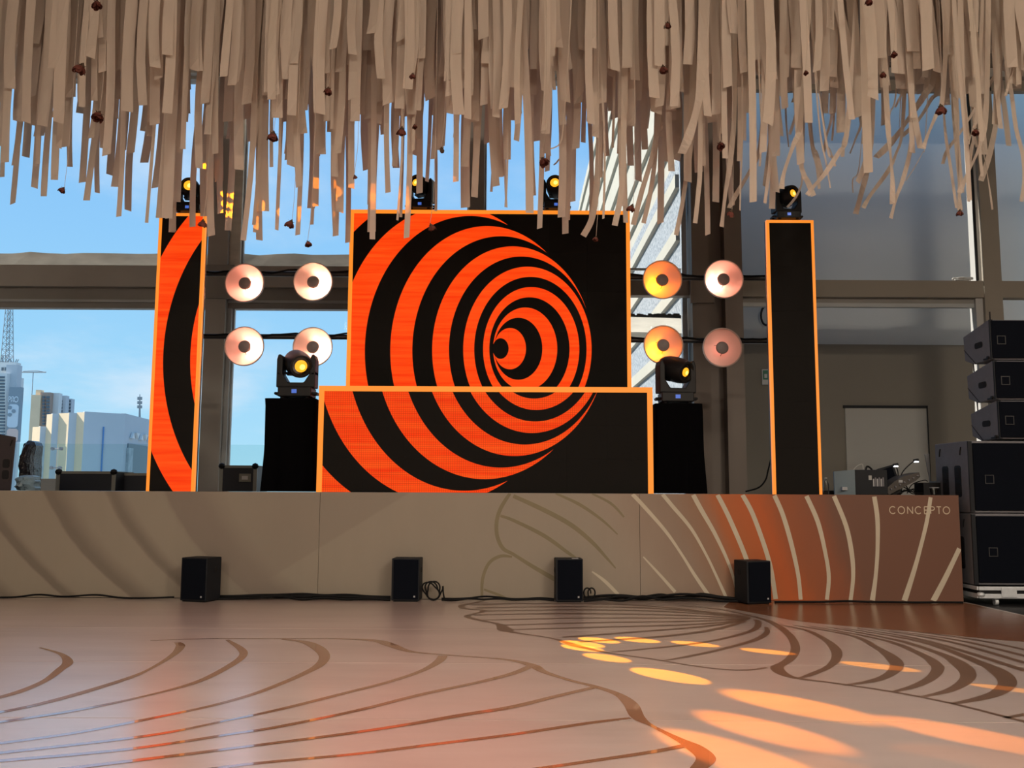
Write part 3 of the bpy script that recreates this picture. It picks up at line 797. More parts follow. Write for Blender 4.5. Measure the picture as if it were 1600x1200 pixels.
# low parapet outside
p = at(44, 768, 15.2); q = at(92, 748, 15.2)
struct(MB().box((p.x, 15.2, 0), (q.x, 15.5, q.z)).build('trim_3', M_steelpaint), 'low grey parapet behind the flight case')

# =================================================================== STAGE
def fascia_material():
    m = bpy.data.materials.new('painted_stage_fascia'); m.use_nodes = True
    t = NT(m.node_tree); out = t.new('ShaderNodeOutputMaterial'); p = t.new('ShaderNodeBsdfPrincipled')
    geo = t.new('ShaderNodeNewGeometry'); pos = geo.outputs['Position']
    x, y, z = t.xyz(pos)
    n = t.noise(pos, 1.1, 4.0, 0.6)
    nf = t.noise(t.scaled(pos, (3, 1, 0.8)), 2.0, 4.0, 0.6)
    # soft diagonal brush streaks, coordinate follows the strokes
    dz = t.math('SUBTRACT', 1.18, z)
    u = t.math('SUBTRACT', x, t.math('ADD', t.math('MULTIPLY', dz, 0.45), t.math('MULTIPLY', t.math('MULTIPLY', dz, dz), 0.38)))
    u = t.math('ADD', u, t.math('MULTIPLY', t.math('SUBTRACT', n, 0.5), 0.12))
    un = t.math('MULTIPLY', t.math('ADD', u, 7.0), 1/10.0)
    tan = (0.295, 0.255, 0.200); dk = (0.195, 0.162, 0.128); tan2 = (0.305, 0.262, 0.208); md = (0.235, 0.193, 0.155)
    st = []
    def streak(xc, wd, col, soft):      # xc metres at the top edge
        c = (xc + 7.0)/10.0; h = wd/10.0
        st.extend([(c-h-0.001, tan), (c-h+0.002, col), (c+h, col), (c+h+soft/10.0, tan)])
    streak(-6.75, 0.05, dk, 0.2); streak(-6.0, 0.05, dk, 0.10); streak(-5.25, 0.05, dk, 0.25); streak(-4.55, 0.04, dk, 0.16); streak(-3.75, 0.2, md, 0.3)
    st.append((0.52, tan2)); st.append((0.78, tan2))
    st = sorted(st, key=lambda q: q[0])
    base = t.ramp(un, st)
    # large pale plane with a diagonal edge
    e = t.math('ADD', t.math('MULTIPLY', x, 0.55), t.math('SUBTRACT', z, 1.18))
    e2 = t.ramp(t.math('ADD', t.math('MULTIPLY', e, 0.5), 1.0), [(0.42, 1.0), (0.52, 0.0)])
    edge = t.ramp(t.math('ADD', t.math('MULTIPLY', t.math('SUBTRACT', t.math('ADD', z, 0.0), t.math('MULTIPLY', t.math('ADD', x, 1.15), 0.62)), 0.5), 0.0), [(0.585, 0.0), (0.60, 1.0)])
    fade = t.ramp(t.math('MULTIPLY', t.math('ADD', x, 3.6), 0.5), [(0.0, 0.0), (0.5, 1.0)])
    base = t.mix(t.math('MULTIPLY', t.math('MULTIPLY', edge, fade), 0.5), base, c4(md))
    # right: pink, then orange, then brown, following the stripes
    s = t.math('SUBTRACT', x, t.math('MULTIPLY', dz, 0.36))
    s = t.math('ADD', s, t.math('MULTIPLY', t.math('SUBTRACT', nf, 0.5), 0.22))
    sn = t.math('MULTIPLY', s, 1/6.0)
    right = t.ramp(sn, [(0.05, tan2), (0.17, (0.32, 0.255, 0.20)), (0.29, (0.27, 0.195, 0.145)), (0.345, (0.28, 0.16, 0.10)), (0.385, (0.40, 0.115, 0.035)), (0.46, (0.44, 0.095, 0.02)),
                        (0.50, (0.30, 0.085, 0.03)), (0.56, (0.24, 0.078, 0.036)), (0.60, (0.155, 0.072, 0.046)), (0.82, (0.15, 0.07, 0.046))])
    fr = t.ramp(sn, [(0.10, 0.0), (0.22, 1.0)])
    base = t.mix(fr, base, right)
    base = t.mix(t.math('MULTIPLY', nf, 0.25), base, t.mix(0.5, base, c4((0.12, 0.09, 0.065))))
    t.put(p.inputs['Base Color'], base)
    p.inputs['Roughness'].default_value = 0.55; p.inputs['Specular IOR Level'].default_value = 0.3
    t.l.new(p.outputs[0], out.inputs[0]); return m
M_fascia = fascia_material()
XL = -9.5
stage = thing('stage', 'long stage with a hand-painted petal fascia, tan to orange and brown', 'stage', (0, STAGE_Y, 0))
MB().box((XL, STAGE_Y+0.03, 0.02), (STAGE_XR-0.02, 14.2, STAGE_Z-0.02)).build('deck', M_deck, stage)
seams = [XL, X_at(498, 860, STAGE_Y), X_at(1000, 860, STAGE_Y), STAGE_XR]
panels = []
for i in range(3):
    panels.append(MB().box((seams[i]+0.002, STAGE_Y, 0.004), (seams[i+1]-0.002, STAGE_Y+0.028, STAGE_Z)).build('fascia_panel', M_fascia, stage))
def panel_of(x): return panels[0] if x < seams[1] else panels[1] if x < seams[2] else panels[2]
OLIVE = [
 [(797,770,5),(783,793,6),(776,815,6),(777,838,6),(786,857,6),(802,866,5),(832,885,6),(872,908,7)],
 [(782,806,4),(802,813,5),(850,837,6),(888,864,5),(905,876,3)],
 [(802,775,6),(850,797,7),(892,820,7),(925,847,6),(948,872,4),(962,888,2)],
 [(753,934,4),(754,905,5),(764,880,5),(782,869,5),(800,870,3)],
 [(756,921,3),(778,929,4),(795,936,2)],
 [(868,771,3),(905,788,5),(940,812,4),(965,835,2)],
 [(925,771,3),(955,787,4),(975,808,3)],
]
CREAM = [
 [(988,772,6),(1005,790,6),(1040,830,5),(1065,866,4),(1085,898,5),(1107,930,6)],
 [(1035,772,6),(1050,790,6),(1080,826,5),(1103,866,4),(1118,897,4),(1134,932,5)],
 [(1083,773,7),(1096,797,7),(1116,832,6),(1135,872,5),(1146,903,4),(1152,932,3)],
 [(1121,773,7),(1136,802,7),(1155,845,7),(1167,876,7),(1176,905,6),(1182,934,6)],
 [(1160,773,7),(1176,803,7),(1195,855,7),(1205,892,7),(1212,936,7)],
 [(1210,774,7),(1223,804,7),(1236,848,7),(1247,898,6),(1251,937,6)],
 [(1260,775,7),(1278,816,7),(1290,866,6),(1295,902,6),(1292,937,6)],
 [(1303,775,7),(1322,822,7),(1331,866,7),(1333,902,6),(1329,938,6)],
 [(1366,776,7),(1371,812,7),(1371,860,6),(1368,902,6),(1363,938,8)],
 [(1454,777,6),(1448,815,6),(1438,856,6),(1428,892,7),(1413,939,9)],
 [(1499,857,7),(1490,876,7),(1476,905,8),(1458,940,9)],
 [(925,893,2),(945,908,5),(966,929,5)],
 [(1005,870,2),(1030,897,4),(1055,925,5)],
]
for lst, mt in ((OLIVE, M_olive), (CREAM, M_cream)):
    for line in lst:
        pts = []
        for (x, y, wd) in line:
            p = at(x, y, STAGE_Y); pts.append((p.x, min(max(p.z, 0.006), STAGE_Z-0.002), wd*STAGE_Y/F_PX))
        sp = smooth_path(pts, 5)
        sp = [(q[0], min(max(q[1], 0.006), STAGE_Z-0.002), q[2]) for q in sp]
        L, R = ribbon2d(sp, [q[2] for q in sp])
        cl_ = lambda q: (min(q.x, STAGE_XR-0.002), STAGE_Y-0.0015, min(max(q.y, 0.005), STAGE_Z-0.001))
        MB().strip([cl_(q) for q in L], [cl_(q) for q in R]).build('painted_stripe', mt, panel_of(sp[len(sp)//2][0]))
# lettering CONCEPTO
p0 = at(1390, 802.5, STAGE_Y); p1 = at(1484, 803.5, STAGE_Y); lh = at(1390, 791.5, STAGE_Y).z - p0.z
word = 'CONCEPTO'; tot = sum(GADV[c] for c in word[:-1]) + 0.26*7 + 1.0
sc = (p1.x - p0.x)/tot; xx = p0.x
for i, ch in enumerate(word):
    mb = MB()
    for L, R in letter_strokes(ch, 0.13):
        mb.strip([(xx + q.x*sc, STAGE_Y-0.003, p0.z + q.y*lh) for q in L], [(xx + q.x*sc, STAGE_Y-0.003, p0.z + q.y*lh) for q in R])
    mb.build('letter', M_letter, panels[2]); xx += (GADV[ch] + 0.26)*sc

# =================================================================== LED SCREENS
def led_material(name, root, ell, grid):
    """ell: (cx, cz, a, b, lit) in the screen's own metres, outermost first"""
    m = bpy.data.materials.new(name); m.use_nodes = True
    t = NT(m.node_tree); out = t.new('ShaderNodeOutputMaterial'); p = t.new('ShaderNodeBsdfPrincipled')
    tcn = t.new('ShaderNodeTexCoord'); tcn.object = root
    x, y, z = t.xyz(tcn.outputs['Object'])
    val = None
    for (cx, cz, a, b, lit) in ell:
        dx = t.math('DIVIDE', t.math('SUBTRACT', x, cx), a); dz = t.math('DIVIDE', t.math('SUBTRACT', z, cz), b)
        r2 = t.math('ADD', t.math('MULTIPLY', dx, dx), t.math('MULTIPLY', dz, dz))
        ins = t.math('LESS_THAN', r2, 1.0)
        if val is None: val = t.math('MULTIPLY', ins, float(lit))
        else:
            keep = t.math('SUBTRACT', 1.0, ins)
            val = t.math('MULTIPLY', val, keep)
            if lit: val = t.math('ADD', val, ins)
    p.inputs['Base Color'].default_value = (0.011, 0.010, 0.009, 1); p.inputs['Roughness'].default_value = 0.8
    p.inputs['Specular IOR Level'].default_value = 0.1
    if val is not None:
        geo = t.new('ShaderNodeNewGeometry')
        n = t.noise(t.scaled(geo.outputs['Position'], (0.6, 1, 14)), 1.6, 3.0, 0.6)
        col = t.ramp(n, [(0.3, (0.90, 0.035, 0.001)), (0.7, (1.0, 0.085, 0.006))])
        if grid:
            gx_ = t.math('LESS_THAN', t.math('FRACT', t.math('MULTIPLY', x, 1/0.025)), 0.22)
            gz_ = t.math('LESS_THAN', t.math('FRACT', t.math('MULTIPLY', z, 1/0.025)), 0.22)
            g = t.math('MAXIMUM', gx_, gz_)
            val = t.math('MULTIPLY', val, t.math('SUBTRACT', 1.0, t.math('MULTIPLY', g, 0.35)))
        t.put(p.inputs['Emission Color'], col); t.put(p.inputs['Emission Strength'], t.math('MULTIPLY', val, 1.05))
    t.l.new(p.outputs[0], out.inputs[0]); return m

def led_screen(name, label, x0, x1, z0, z1, Y, nx, nz, ell, border, grid=False, dep=0.12, sides=('l','r','t'), group=None):
    root = thing(name, label, 'screen', ((x0+x1)/2, Y, z0), group=group)
    cx0, cz0 = (x0+x1)/2, z0
    mt = led_material(name + '_picture', root, [(a-cx0, b-cz0, c, d, e) for (a, b, c, d, e) in ell], grid)
    bx0 = x0 + (border if 'l' in sides else 0); bx1 = x1 - (border if 'r' in sides else 0); bz1 = z1 - (border if 't' in sides else 0)
    for i in range(nx):
        for j in range(nz):
            a = bx0 + (bx1-bx0)*i/nx; b = bx0 + (bx1-bx0)*(i+1)/nx
            c = z0 + (bz1-z0)*j/nz; d = z0 + (bz1-z0)*(j+1)/nz
            MB().box((a+0.0004, Y, c+0.0004), (b-0.0004, Y+0.05, d-0.0004)).build('led_panel', mt, root)
    MB().box((x0, Y+0.05, z0), (x1, Y+dep, z1)).build('cabinet', M_black, root)
    e = 0.004
    if 'l' in sides: MB().box((x0, Y-e, z0), (bx0-0.001, Y+0.05, z1)).build('border_strip', M_border, root)
    if 'r' in sides: MB().box((bx1+0.001, Y-e, z0), (x1, Y+0.05, z1)).build('border_strip', M_border, root)
    if 't' in sides: MB().box((bx0, Y-e, bz1+0.001), (bx1, Y+0.05, z1)).build('border_strip', M_border, root)
    return root

# upper screen -------------------------------------------------------
UY = 11.9; UZB = 1.19
ux0 = X_at(540.5, 600, UY); ux1 = X_at(986.5, 600, UY); uz1 = Z_at(765, 328.5, UY)
cs = [807, 854, 895.5, 930, 951, 960, 956, 941, 910, 866, 807, 737, 650, 558, 452, 335]
zc = Z_at(800, 544.7, UY)
mpx = (X_at(1000, 545, UY) - X_at(700, 545, UY))/300.0
mpz = (Z_at(800, 445, UY) - Z_at(800, 645, UY))/200.0
ell = []
for k in range(15, -1, -1):
    b = 51.5 + 51.8*k
    ell.append((X_at(530 + cs[k]/3.2, 544.7, UY), zc, 0.775*b/3.2*mpx, b/3.2*mpz, 1 if k % 2 == 1 else 0))
led_screen('led_screen', 'large upper LED screen with orange and black swirl rings', ux0, ux1, UZB, uz1, UY, 7, 7, ell, 0.05)
# lower screen -------------------------------------------------------
LY = 10.82
lx0 = X_at(496, 700, LY); lx1 = X_at(1020.5, 700, LY); lz1 = Z_at(758, 604, LY)
zc = Z_at(800, 534, LY)
mpx = (X_at(1000, 660, LY) - X_at(700, 660, LY))/300.0; mpz = (Z_at(800, 560, LY) - Z_at(800, 760, LY))/200.0
ell = []
for k in range(15, 1, -1):
    b = 51.5 + 51.8*k
    cpx = 837.5 + 1.15*((530 + cs[k]/3.2) - 830)
    ell.append((X_at(cpx, 640, LY), zc, 0.775*b/3.2*1.15*mpx, b/3.2*1.11*mpz, 1 if k % 2 == 1 else 0))
led_screen('led_screen', 'wide low LED screen on the stage edge, swirl cut off at its foot', lx0, lx1, STAGE_Z, lz1, LY, 8, 3, ell, 0.062, True)
# left column --------------------------------------------------------
CY = 10.80
def xc_mid(xa, ya, xb, yb): return (X_at(xa, ya, CY) + X_at(xb, yb, CY))/2
kx0 = xc_mid(228.5, 766, 249, 333); kx1 = xc_mid(302.5, 766, 322.5, 335); kz1 = Z_at(285, 333, CY)
zc = Z_at(280, 552, CY); mp = CY/F_PX
cx_ = lambda px: X_at(px, 552, CY)
ell = [(cx_(450), zc, 240*mp, 310*mp, 1), (cx_(470), zc, 217*mp, 280*mp, 0), (cx_(489.6), zc, 194*mp, 250*mp, 1)]
led_screen('led_column', 'tall narrow LED column showing a curved orange band', kx0, kx1, STAGE_Z, kz1, CY, 1, 6, ell, 0.036, dep=0.10)
jx0 = xc_mid(1209.5, 773, 1196.5, 345); jx1 = xc_mid(1285, 773, 1271, 345); jz1 = Z_at(1234, 344, CY)
led_screen('led_column', 'tall narrow LED column with a dark blank picture', jx0, jx1, STAGE_Z, jz1, CY, 1, 6, [], 0.033, dep=0.10)

# =================================================================== BLINDER LAMPS
BY = 12.09
def rack(label, x0, x1, ya, yb, xu, xv):
    """two pipes on two uprights that stand on the stage"""
    r = thing('lamp_rack', label, 'rack', (X_at((x0+x1)/2, ya, BY), BY, STAGE_Z), group='black racks carrying the round lamps')
    zs_ = []
    for y in (ya, yb):
        a = at(x0, y, BY); b = at(x1, y, BY); z = (a.z+b.z)/2; zs_.append(z)
        MB().tube([(a.x, BY, z), (b.x, BY, z)], 0.034, 10).build('pipe', M_blackmetal, r, smooth=True)
        pts = [(a.x + (b.x-a.x)*i/24, BY-0.045, z+0.02+0.03*math.sin(i*0.9)*random.random()) for i in range(25)]
        MB().tube(pts, 0.012, 5).build('cable', M_cable, r)
    for x in (xu, xv):
        c = at(x, yb, BY); MB().box((c.x-0.03, BY+0.036, STAGE_Z-0.01), (c.x+0.03, BY+0.09, zs_[0]+0.05)).build('upright', M_blackmetal, r)
    return zs_
bz1, bz2 = rack('black two-pipe rack carrying four pinkish lamps left of the big screen', 262, 565, 428, 526, 276, 556)
bz3, bz4 = rack('black two-pipe rack carrying amber and pink lamps right of the big screen', 955, 1232, 434, 532, 968, 1226)
M_dish = material('lamp_dish_enamel', (0.78, 0.52, 0.46), 0.38, 0.0)
M_rim = material('lamp_rim', (0.50, 0.38, 0.34), 0.4)
M_cap = material('lamp_cap_metal', (0.20, 0.165, 0.16), 0.6, 0.0)
def blinder(px, py, label, col, e, off, bz):
    Y = 11.72; c = at(px, py, Y); R = 30.0*Y/F_PX
    r = thing('blinder_lamp', label, 'lamp', (c.x, Y, c.z), group='round stage lamps beside the big screen')
    M = Matrix.Translation((c.x, Y, c.z)) @ Matrix.Rotation(PI/2, 4, 'X')        # local +z looks at the viewer
    prof = [(0.035, -0.135)] + [(R*(0.15+0.85*i/9), -0.135 + 0.12*(i/9)**2.2) for i in range(1, 10)]
    outer = [(p_[0]+0.006, p_[1]-0.008) for p_ in prof][::-1]
    MB().lathe(prof + outer, 40, M, cap=False).build('dish', M_dish, r, smooth=True)
    MB().lathe([(R-0.004, -0.02), (R+0.010, -0.02), (R+0.012, 0.008), (R+0.002, 0.014), (R-0.006, 0.004), (R-0.004, -0.02)], 40, M, cap=False).build('rim', M_rim, r, smooth=True)
    MB().lathe([(0.0, -0.04), (0.074, -0.035), (0.080, -0.02), (0.070, 0.0), (0.04, 0.012), (0.0, 0.016)], 28, M).build('centre_cap', M_cap, r, smooth=True)
    mb = MB()
    for k in range(3):
        a = 0.5 + k*2*PI/3; mb.tube([M @ Vector((0.06*math.cos(a), 0.06*math.sin(a), -0.03)), M @ Vector((0.09*math.cos(a), 0.09*math.sin(a), -0.12))], 0.004, 5)
    mb.build('cap_strut', M_cap, r)
    Mb = material('lamp_bulb_%02x%02x' % (int(col[1]*255), int(col[2]*255)), (0.9, 0.9, 0.9), 0.4, emit=col, strength=5.0)
    MB().lathe([(0.0, -0.13), (0.03, -0.12), (0.045, -0.09), (0.03, -0.06), (0.0, -0.05)], 16, M).build('bulb', Mb, r, smooth=True)
    MB().tube([M @ Vector((0, 0, -0.13)), M @ Vector((0, 0, -0.20))], 0.05, 12).build('socket', M_black, r)
    mb = MB(); mb.box((c.x-0.03, Y+0.18, c.z-0.03), (c.x+0.03, BY-0.036, bz+0.06)); mb.build('clamp', M_black, r)
    lp = light('blinder_bulb_light', 'POINT', (off[0]*R*0.75, 0.085, off[1]*R*0.75), e, col, shadow_soft_size=0.03)
    lp.parent = r
PINK = (1.0, 0.50, 0.36); PINKW = (1.0, 0.62, 0.42); AMB = (1.0, 0.26, 0.004); ROSE = (1.0, 0.40, 0.30)
EB = 8.0
blinder(382, 442, 'pinkish round lamp, upper outer one left of the big screen', PINK, EB*1.0, (0.3, -0.15), bz1)
blinder(489, 440, 'bright cream round lamp, upper inner one left of the big screen', PINKW, EB*1.5, (0.3, -0.12), bz1)
blinder(381.5, 541, 'pinkish round lamp, lower outer one left of the big screen', PINK, EB*1.15, (0.33, 0.0), bz2)
blinder(488.5, 542, 'bright cream round lamp partly hidden by the left moving head', PINKW, EB*1.5, (0.3, -0.1), bz2)
blinder(1035, 437, 'amber round lamp, upper inner one right of the big screen', AMB, EB*0.55, (-0.32, -0.2), bz3)
blinder(1131, 436, 'pink round lamp with bright left side, upper outer one on the right', PINK, EB*0.65, (-0.34, -0.1), bz3)
blinder(1036.5, 539, 'amber round lamp partly hidden by the right moving head', AMB, EB*0.55, (-0.32, -0.2), bz4)
blinder(1129, 543, 'dull pink round lamp, lower outer one on the right', ROSE, EB*0.55, (0.0, 0.0), bz4)

# =================================================================== MOVING HEADS
def moving_head(label, base, s, yoke, d, lens_r=0.075, hot=True):
    """base: point on the support; yoke: turn of the yoke about z; d: where the lens looks"""
    r = thing('moving_head_light', label, 'stage light', base, group='moving head stage lights')
    T = Matrix.Translation(base) @ Matrix.Scale(s, 4)
    mb = MB(); mb.box((-0.175, -0.14, 0.02), (0.175, 0.14, 0.125), T); mb.build('base', M_black, r, bevel=0.012*s)
    mb = MB()
    for sx in (-1, 1):
        for sy in (-1, 1): mb.lathe([(0.025, 0), (0.022, 0.025)], 10, T @ Matrix.Translation((sx*0.13, sy*0.1, 0)))
    mb.build('rubber_feet', M_cable, r)
    for sx in (-1, 1):
        MB().tube([T @ Vector((sx*0.165, -0.06, 0.06)), T @ Vector((sx*0.215, -0.06, 0.06)), T @ Vector((sx*0.215, 0.06, 0.06)), T @ Vector((sx*0.165, 0.06, 0.06))], 0.016*s, 6).build('handle', M_black, r)
    MB().box((-0.026, -0.146, 0.055), (0.026, -0.139, 0.095), T).build('display', M_display, r)
    Y_ = T @ Matrix.Rotation(yoke, 4, 'Z')
    mb = MB(); mb.prism([(-0.205, 0.12), (0.205, 0.12), (0.205, 0.30), (0.145, 0.27), (0.085, 0.175), (-0.085, 0.175), (-0.145, 0.27), (-0.205, 0.30)], -0.09, 0.09, Y_)
    for sx in (-1, 1):
        pl = [(sx*0.205, 0.25), (sx*0.205, 0.42), (sx*0.19, 0.475), (sx*0.165, 0.475), (sx*0.142, 0.42), (sx*0.142, 0.25)]
        if sx > 0: pl = pl[::-1]
        pl = pl[::-1]
        mb.prism(pl, -0.09, 0.09, Y_)
    mb.build('yoke', M_black, r, bevel=0.012*s)
    dv = Vector(d).normalized(); q = dv.to_track_quat('Z', 'Y').to_matrix().to_4x4()
    H_ = Matrix.Translation(T @ Vector((0, 0, 0.385))) @ q @ Matrix.Scale(s, 4)
    hd = MB(); hd.lathe([(0.0, -0.215), (0.07, -0.21), (0.115, -0.17), (0.135, -0.10), (0.140, 0.0), (0.138, 0.07), (0.130, 0.13), (0.118, 0.165), (0.100, 0.168), (0.090, 0.14)], 28, H_, cap=False)
    head = hd.build('head', M_black, r, smooth=True)
    MB().lathe([(0.0, 0.125), (0.092, 0.13), (0.092, 0.14), (0.0, 0.146)], 28, H_).build('front_glass', material('dark_lens_glass', (0.01, 0.008, 0.006), 0.08), head, smooth=True)
    MB().lathe([(lens_r, 0.146), (lens_r*0.98, 0.150), (lens_r*0.6, 0.158), (0.0, 0.160)], 24, H_).build('lens', M_amber, head, smooth=True)
    if hot: MB().lathe([(lens_r*0.45, 0.159), (0.0, 0.164)], 16, H_ @ Matrix.Translation((lens_r*0.18, -lens_r*0.1, 0))).build('lamp_core', M_amberhot, head)
    mb = MB()
    for k in range(4): mb.box((-0.10, -0.135, -0.10+0.03*k), (0.10, -0.115, -0.085+0.03*k), H_)
    mb.build('cooling_ribs', M_black, head)
    return r, T @ Vector((0, 0, 0.385)), dv

# draped plinths ------------------------------------------------------
def drape(label, x0, x1, ytop, Y, seed):
    a = at(x0, ytop, Y); b = at(x1, ytop, Y); z1 = a.z; dep = 0.55
    rnd = random.Random(seed)
    r = thing('draped_plinth', label, 'plinth', ((a.x+b.x)/2, Y+dep/2, STAGE_Z), group='black draped plinths')
    cxm = (a.x+b.x)/2; hw = (b.x-a.x)/2
    loop = []
    n_ = 18
    for (p, q) in (((-1,-1),(1,-1)), ((1,-1),(1,1)), ((1,1),(-1,1)), ((-1,1),(-1,-1))):
        for i in range(n_):
            t = i/n_; loop.append((p[0]+(q[0]-p[0])*t, p[1]+(q[1]-p[1])*t))
    N = len(loop); mb = MB(); rows = 12
    ph = [rnd.uniform(0, 6.28) for _ in range(4)]
    for j in range(rows+1):
        t = j/rows; z = STAGE_Z + 0.004 + (z1-STAGE_Z-0.004)*t
        for i, (u, v) in enumerate(loop):
            ang = 2*PI*i/N; k = (1-t)
            fold = k*(0.018*math.sin(9*ang+ph[0]) + 0.012*math.sin(15*ang+ph[1])) + 0.006*math.sin(5*ang+ph[2])
            flare = 1 + 0.10*max(0, k-0.55)/0.45
            if j == rows: fold = 0
            rr = 1 if abs(u) < 0.99 or abs(v) < 0.99 else 0.96
            mb.v.append(Vector((cxm + u*hw*flare*rr + u*fold, Y + dep/2 + v*dep/2*rr + v*fold, z)))
    for j in range(rows):
        for i in range(N):
            i2 = (i+1) % N; mb.f.append((j*N+i, j*N+i2, (j+1)*N+i2, (j+1)*N+i)); mb.fm.append(0)
    mb.build('cloth_skirt', M_cloth, r, smooth=True)
    mb = MB(); mb.box((a.x+0.02, Y+0.02, z1-0.03), (b.x-0.02, Y+dep-0.02, z1+0.004)); mb.build('cloth_top', M_cloth, r, bevel=0.02)
    return (cxm, Y+dep/2, z1+0.004)
TY = 11.05
tl = drape('black draped plinth left of the low screen, under a moving head', 413, 493, 622, TY, 1)
tr_ = drape('black draped plinth right of the low screen, under a moving head', 1024, 1098, 630, TY, 2)

SPOT_COL = (1.0, 0.27, 0.0)
hbase = Vector((X_at(464, 620, TY+0.2), TY+0.2, tl[2]))
mhL, srcL, dL = moving_head('black moving head with amber lens on the left draped plinth', hbase, 1.13, 0.0, (0.42, -0.85, -0.30), 0.066)
hbase = Vector((X_at(1056, 626, TY+0.2), TY+0.2, tr_[2]))
moving_head('black moving head turned right on the right draped plinth', hbase, 1.10, 0.15, (0.62, -0.72, -0.28), 0.05)
mhC, srcC, dC = moving_head('small black moving head on top of the swirl LED column', Vector((X_at(297, 333, CY+0.06), CY+0.06, kz1)), 0.80, 0.0, (0.10, -0.98, 0.1), 0.075)
moving_head('small black moving head on top of the blank LED column', Vector((X_at(1229, 343, CY+0.06), CY+0.06, jz1)), 0.80, 0.2, (0.45, -0.85, 0.05), 0.055)
moving_head('small black moving head on the big screen, left of the middle post', Vector((X_at(657, 328, UY+0.06), UY+0.06, uz1)), 0.87, -0.25, (-0.45, -0.85, 0.12), 0.055)
moving_head('small black moving head on the big screen, right of the middle post', Vector((X_at(868, 328, UY+0.06), UY+0.06, uz1)), 0.87, 0.0, (-0.12, -0.98, 0.15), 0.07)

# light cells thrown on the floor by the left plinth's moving head: (near-left end, far-right end) as seen
CELLS = [((868,1004),(952,1008.5),14),((868,1007),(955,1018.5),20),((900,1021),(1000,1035),22),((895,996),(980,1005),12),((955,994),(1040,1006),12),
         ((1045,1000),(1130,1013),14),((1150,1011),(1255,1026),14),((1305,1031),(1450,1053),16),((1510,1067),(1640,1086),16),
         ((985,1043),(1113,1070),26),((1125,1074),(1400,1140),38),((1070,1112),(1360,1178),34),((1010,1146),(1330,1225),40),((1395,1116),(1680,1195),44)]
srcP = srcL + dL*0.24
for k, (a, b, wpx) in enumerate(CELLS):
    A = fl(*a); B = fl(*b); va = (A - srcP).normalized(); vb = (B - srcP).normalized()
    mid = (va + vb).normalized(); ang = va.angle(vb)
    far = 3.0 if k < 9 else 3.8
    sp = light('moving_head_beam', 'SPOT', srcP, 4500.0*far, (1.0, 0.36, 0.0) if k < 10 else SPOT_COL if k % 2 else (1.0, 0.30, 0.0), spot_size=max(ang*(0.82 if k < 9 else 1.0), 0.02), spot_blend=0.3 if k < 10 else 0.6, shadow_soft_size=0.004)
    sp.rotation_euler = mid.to_track_quat('-Z', 'Y').to_euler()
    M0 = sp.rotation_euler.to_matrix().to_4x4(); M0.translation = srcP
    sp.parent = mhL; sp.matrix_basis = wmat(mhL).inverted() @ M0

# light cells that the moving head on the swirl column throws into the paper strips
srcC = srcC + dC*0.2
for (tx_, ty_) in ((380,313),(381,336),(380,358),(404,318),(402,343),(401,362),(452,327),(485,304),(491,296),(528,286),(525,334),(432,330),(330,250)):
    T_ = at(tx_, ty_, 9.4); dv_ = (T_ - srcC).normalized()
    sp = light('moving_head_beam', 'SPOT', srcC, 2600.0, SPOT_COL, spot_size=0.06, spot_blend=0.25, shadow_soft_size=0.004)
    M0 = dv_.to_track_quat('-Z', 'Y').to_matrix().to_4x4(); M0.translation = srcC
    sp.parent = mhC; sp.matrix_basis = wmat(mhC).inverted() @ M0

# =================================================================== SPEAKER STACK BESIDE THE STAGE
FY = 10.62
def zpy(y, Y, x=1540): return at(x, y, Y).z
sx0 = X_at(1515.5, 760, FY); sx1 = sx0 + 1.35
zs = [zpy(915, FY), zpy(802, FY), zpy(688, FY)]
def handle_plate(parent, x, yc, zc, h=0.26, wd=0.12):
    """double slot handle on a left-hand side wall"""
    pl = MB(); pts = [(yc + (q[0]), zc + q[1]) for q in rrect(-wd/2, -h/2, wd/2, h/2, 0.035)]
    pl.sideprism(pts[::-1], x-0.006, x+0.002); pt = pl.build('handle_plate', M_cabinet, parent)
    for sz in (-1, 1):
        hp = [(yc + q[0], zc + sz*h*0.235 + q[1]) for q in rrect(-wd*0.36, -h*0.19, wd*0.36, h*0.19, 0.025)]
        MB().sideprism(hp[::-1], x-0.010, x-0.001).build('handle_slot', M_hole, pt)
def badge(parent, x, z, Y, s=0.10):
    m2 = MB(); t = 0.008
    m2.box((x, Y-0.006, z), (x+s, Y, z+t)).box((x, Y-0.006, z+s-t), (x+s, Y, z+s)).box((x, Y-0.006, z+t), (x+t, Y, z+s-t)).box((x+s-t, Y-0.006, z+t), (x+s, Y, z+s-t))
    m2.build('badge_frame', material('dark_badge_frame', (0.03, 0.032, 0.036), 0.5), parent)
subs = ['upper black subwoofer with two double handles, beside the stage end', 'lower black subwoofer standing on the wheeled dolly']
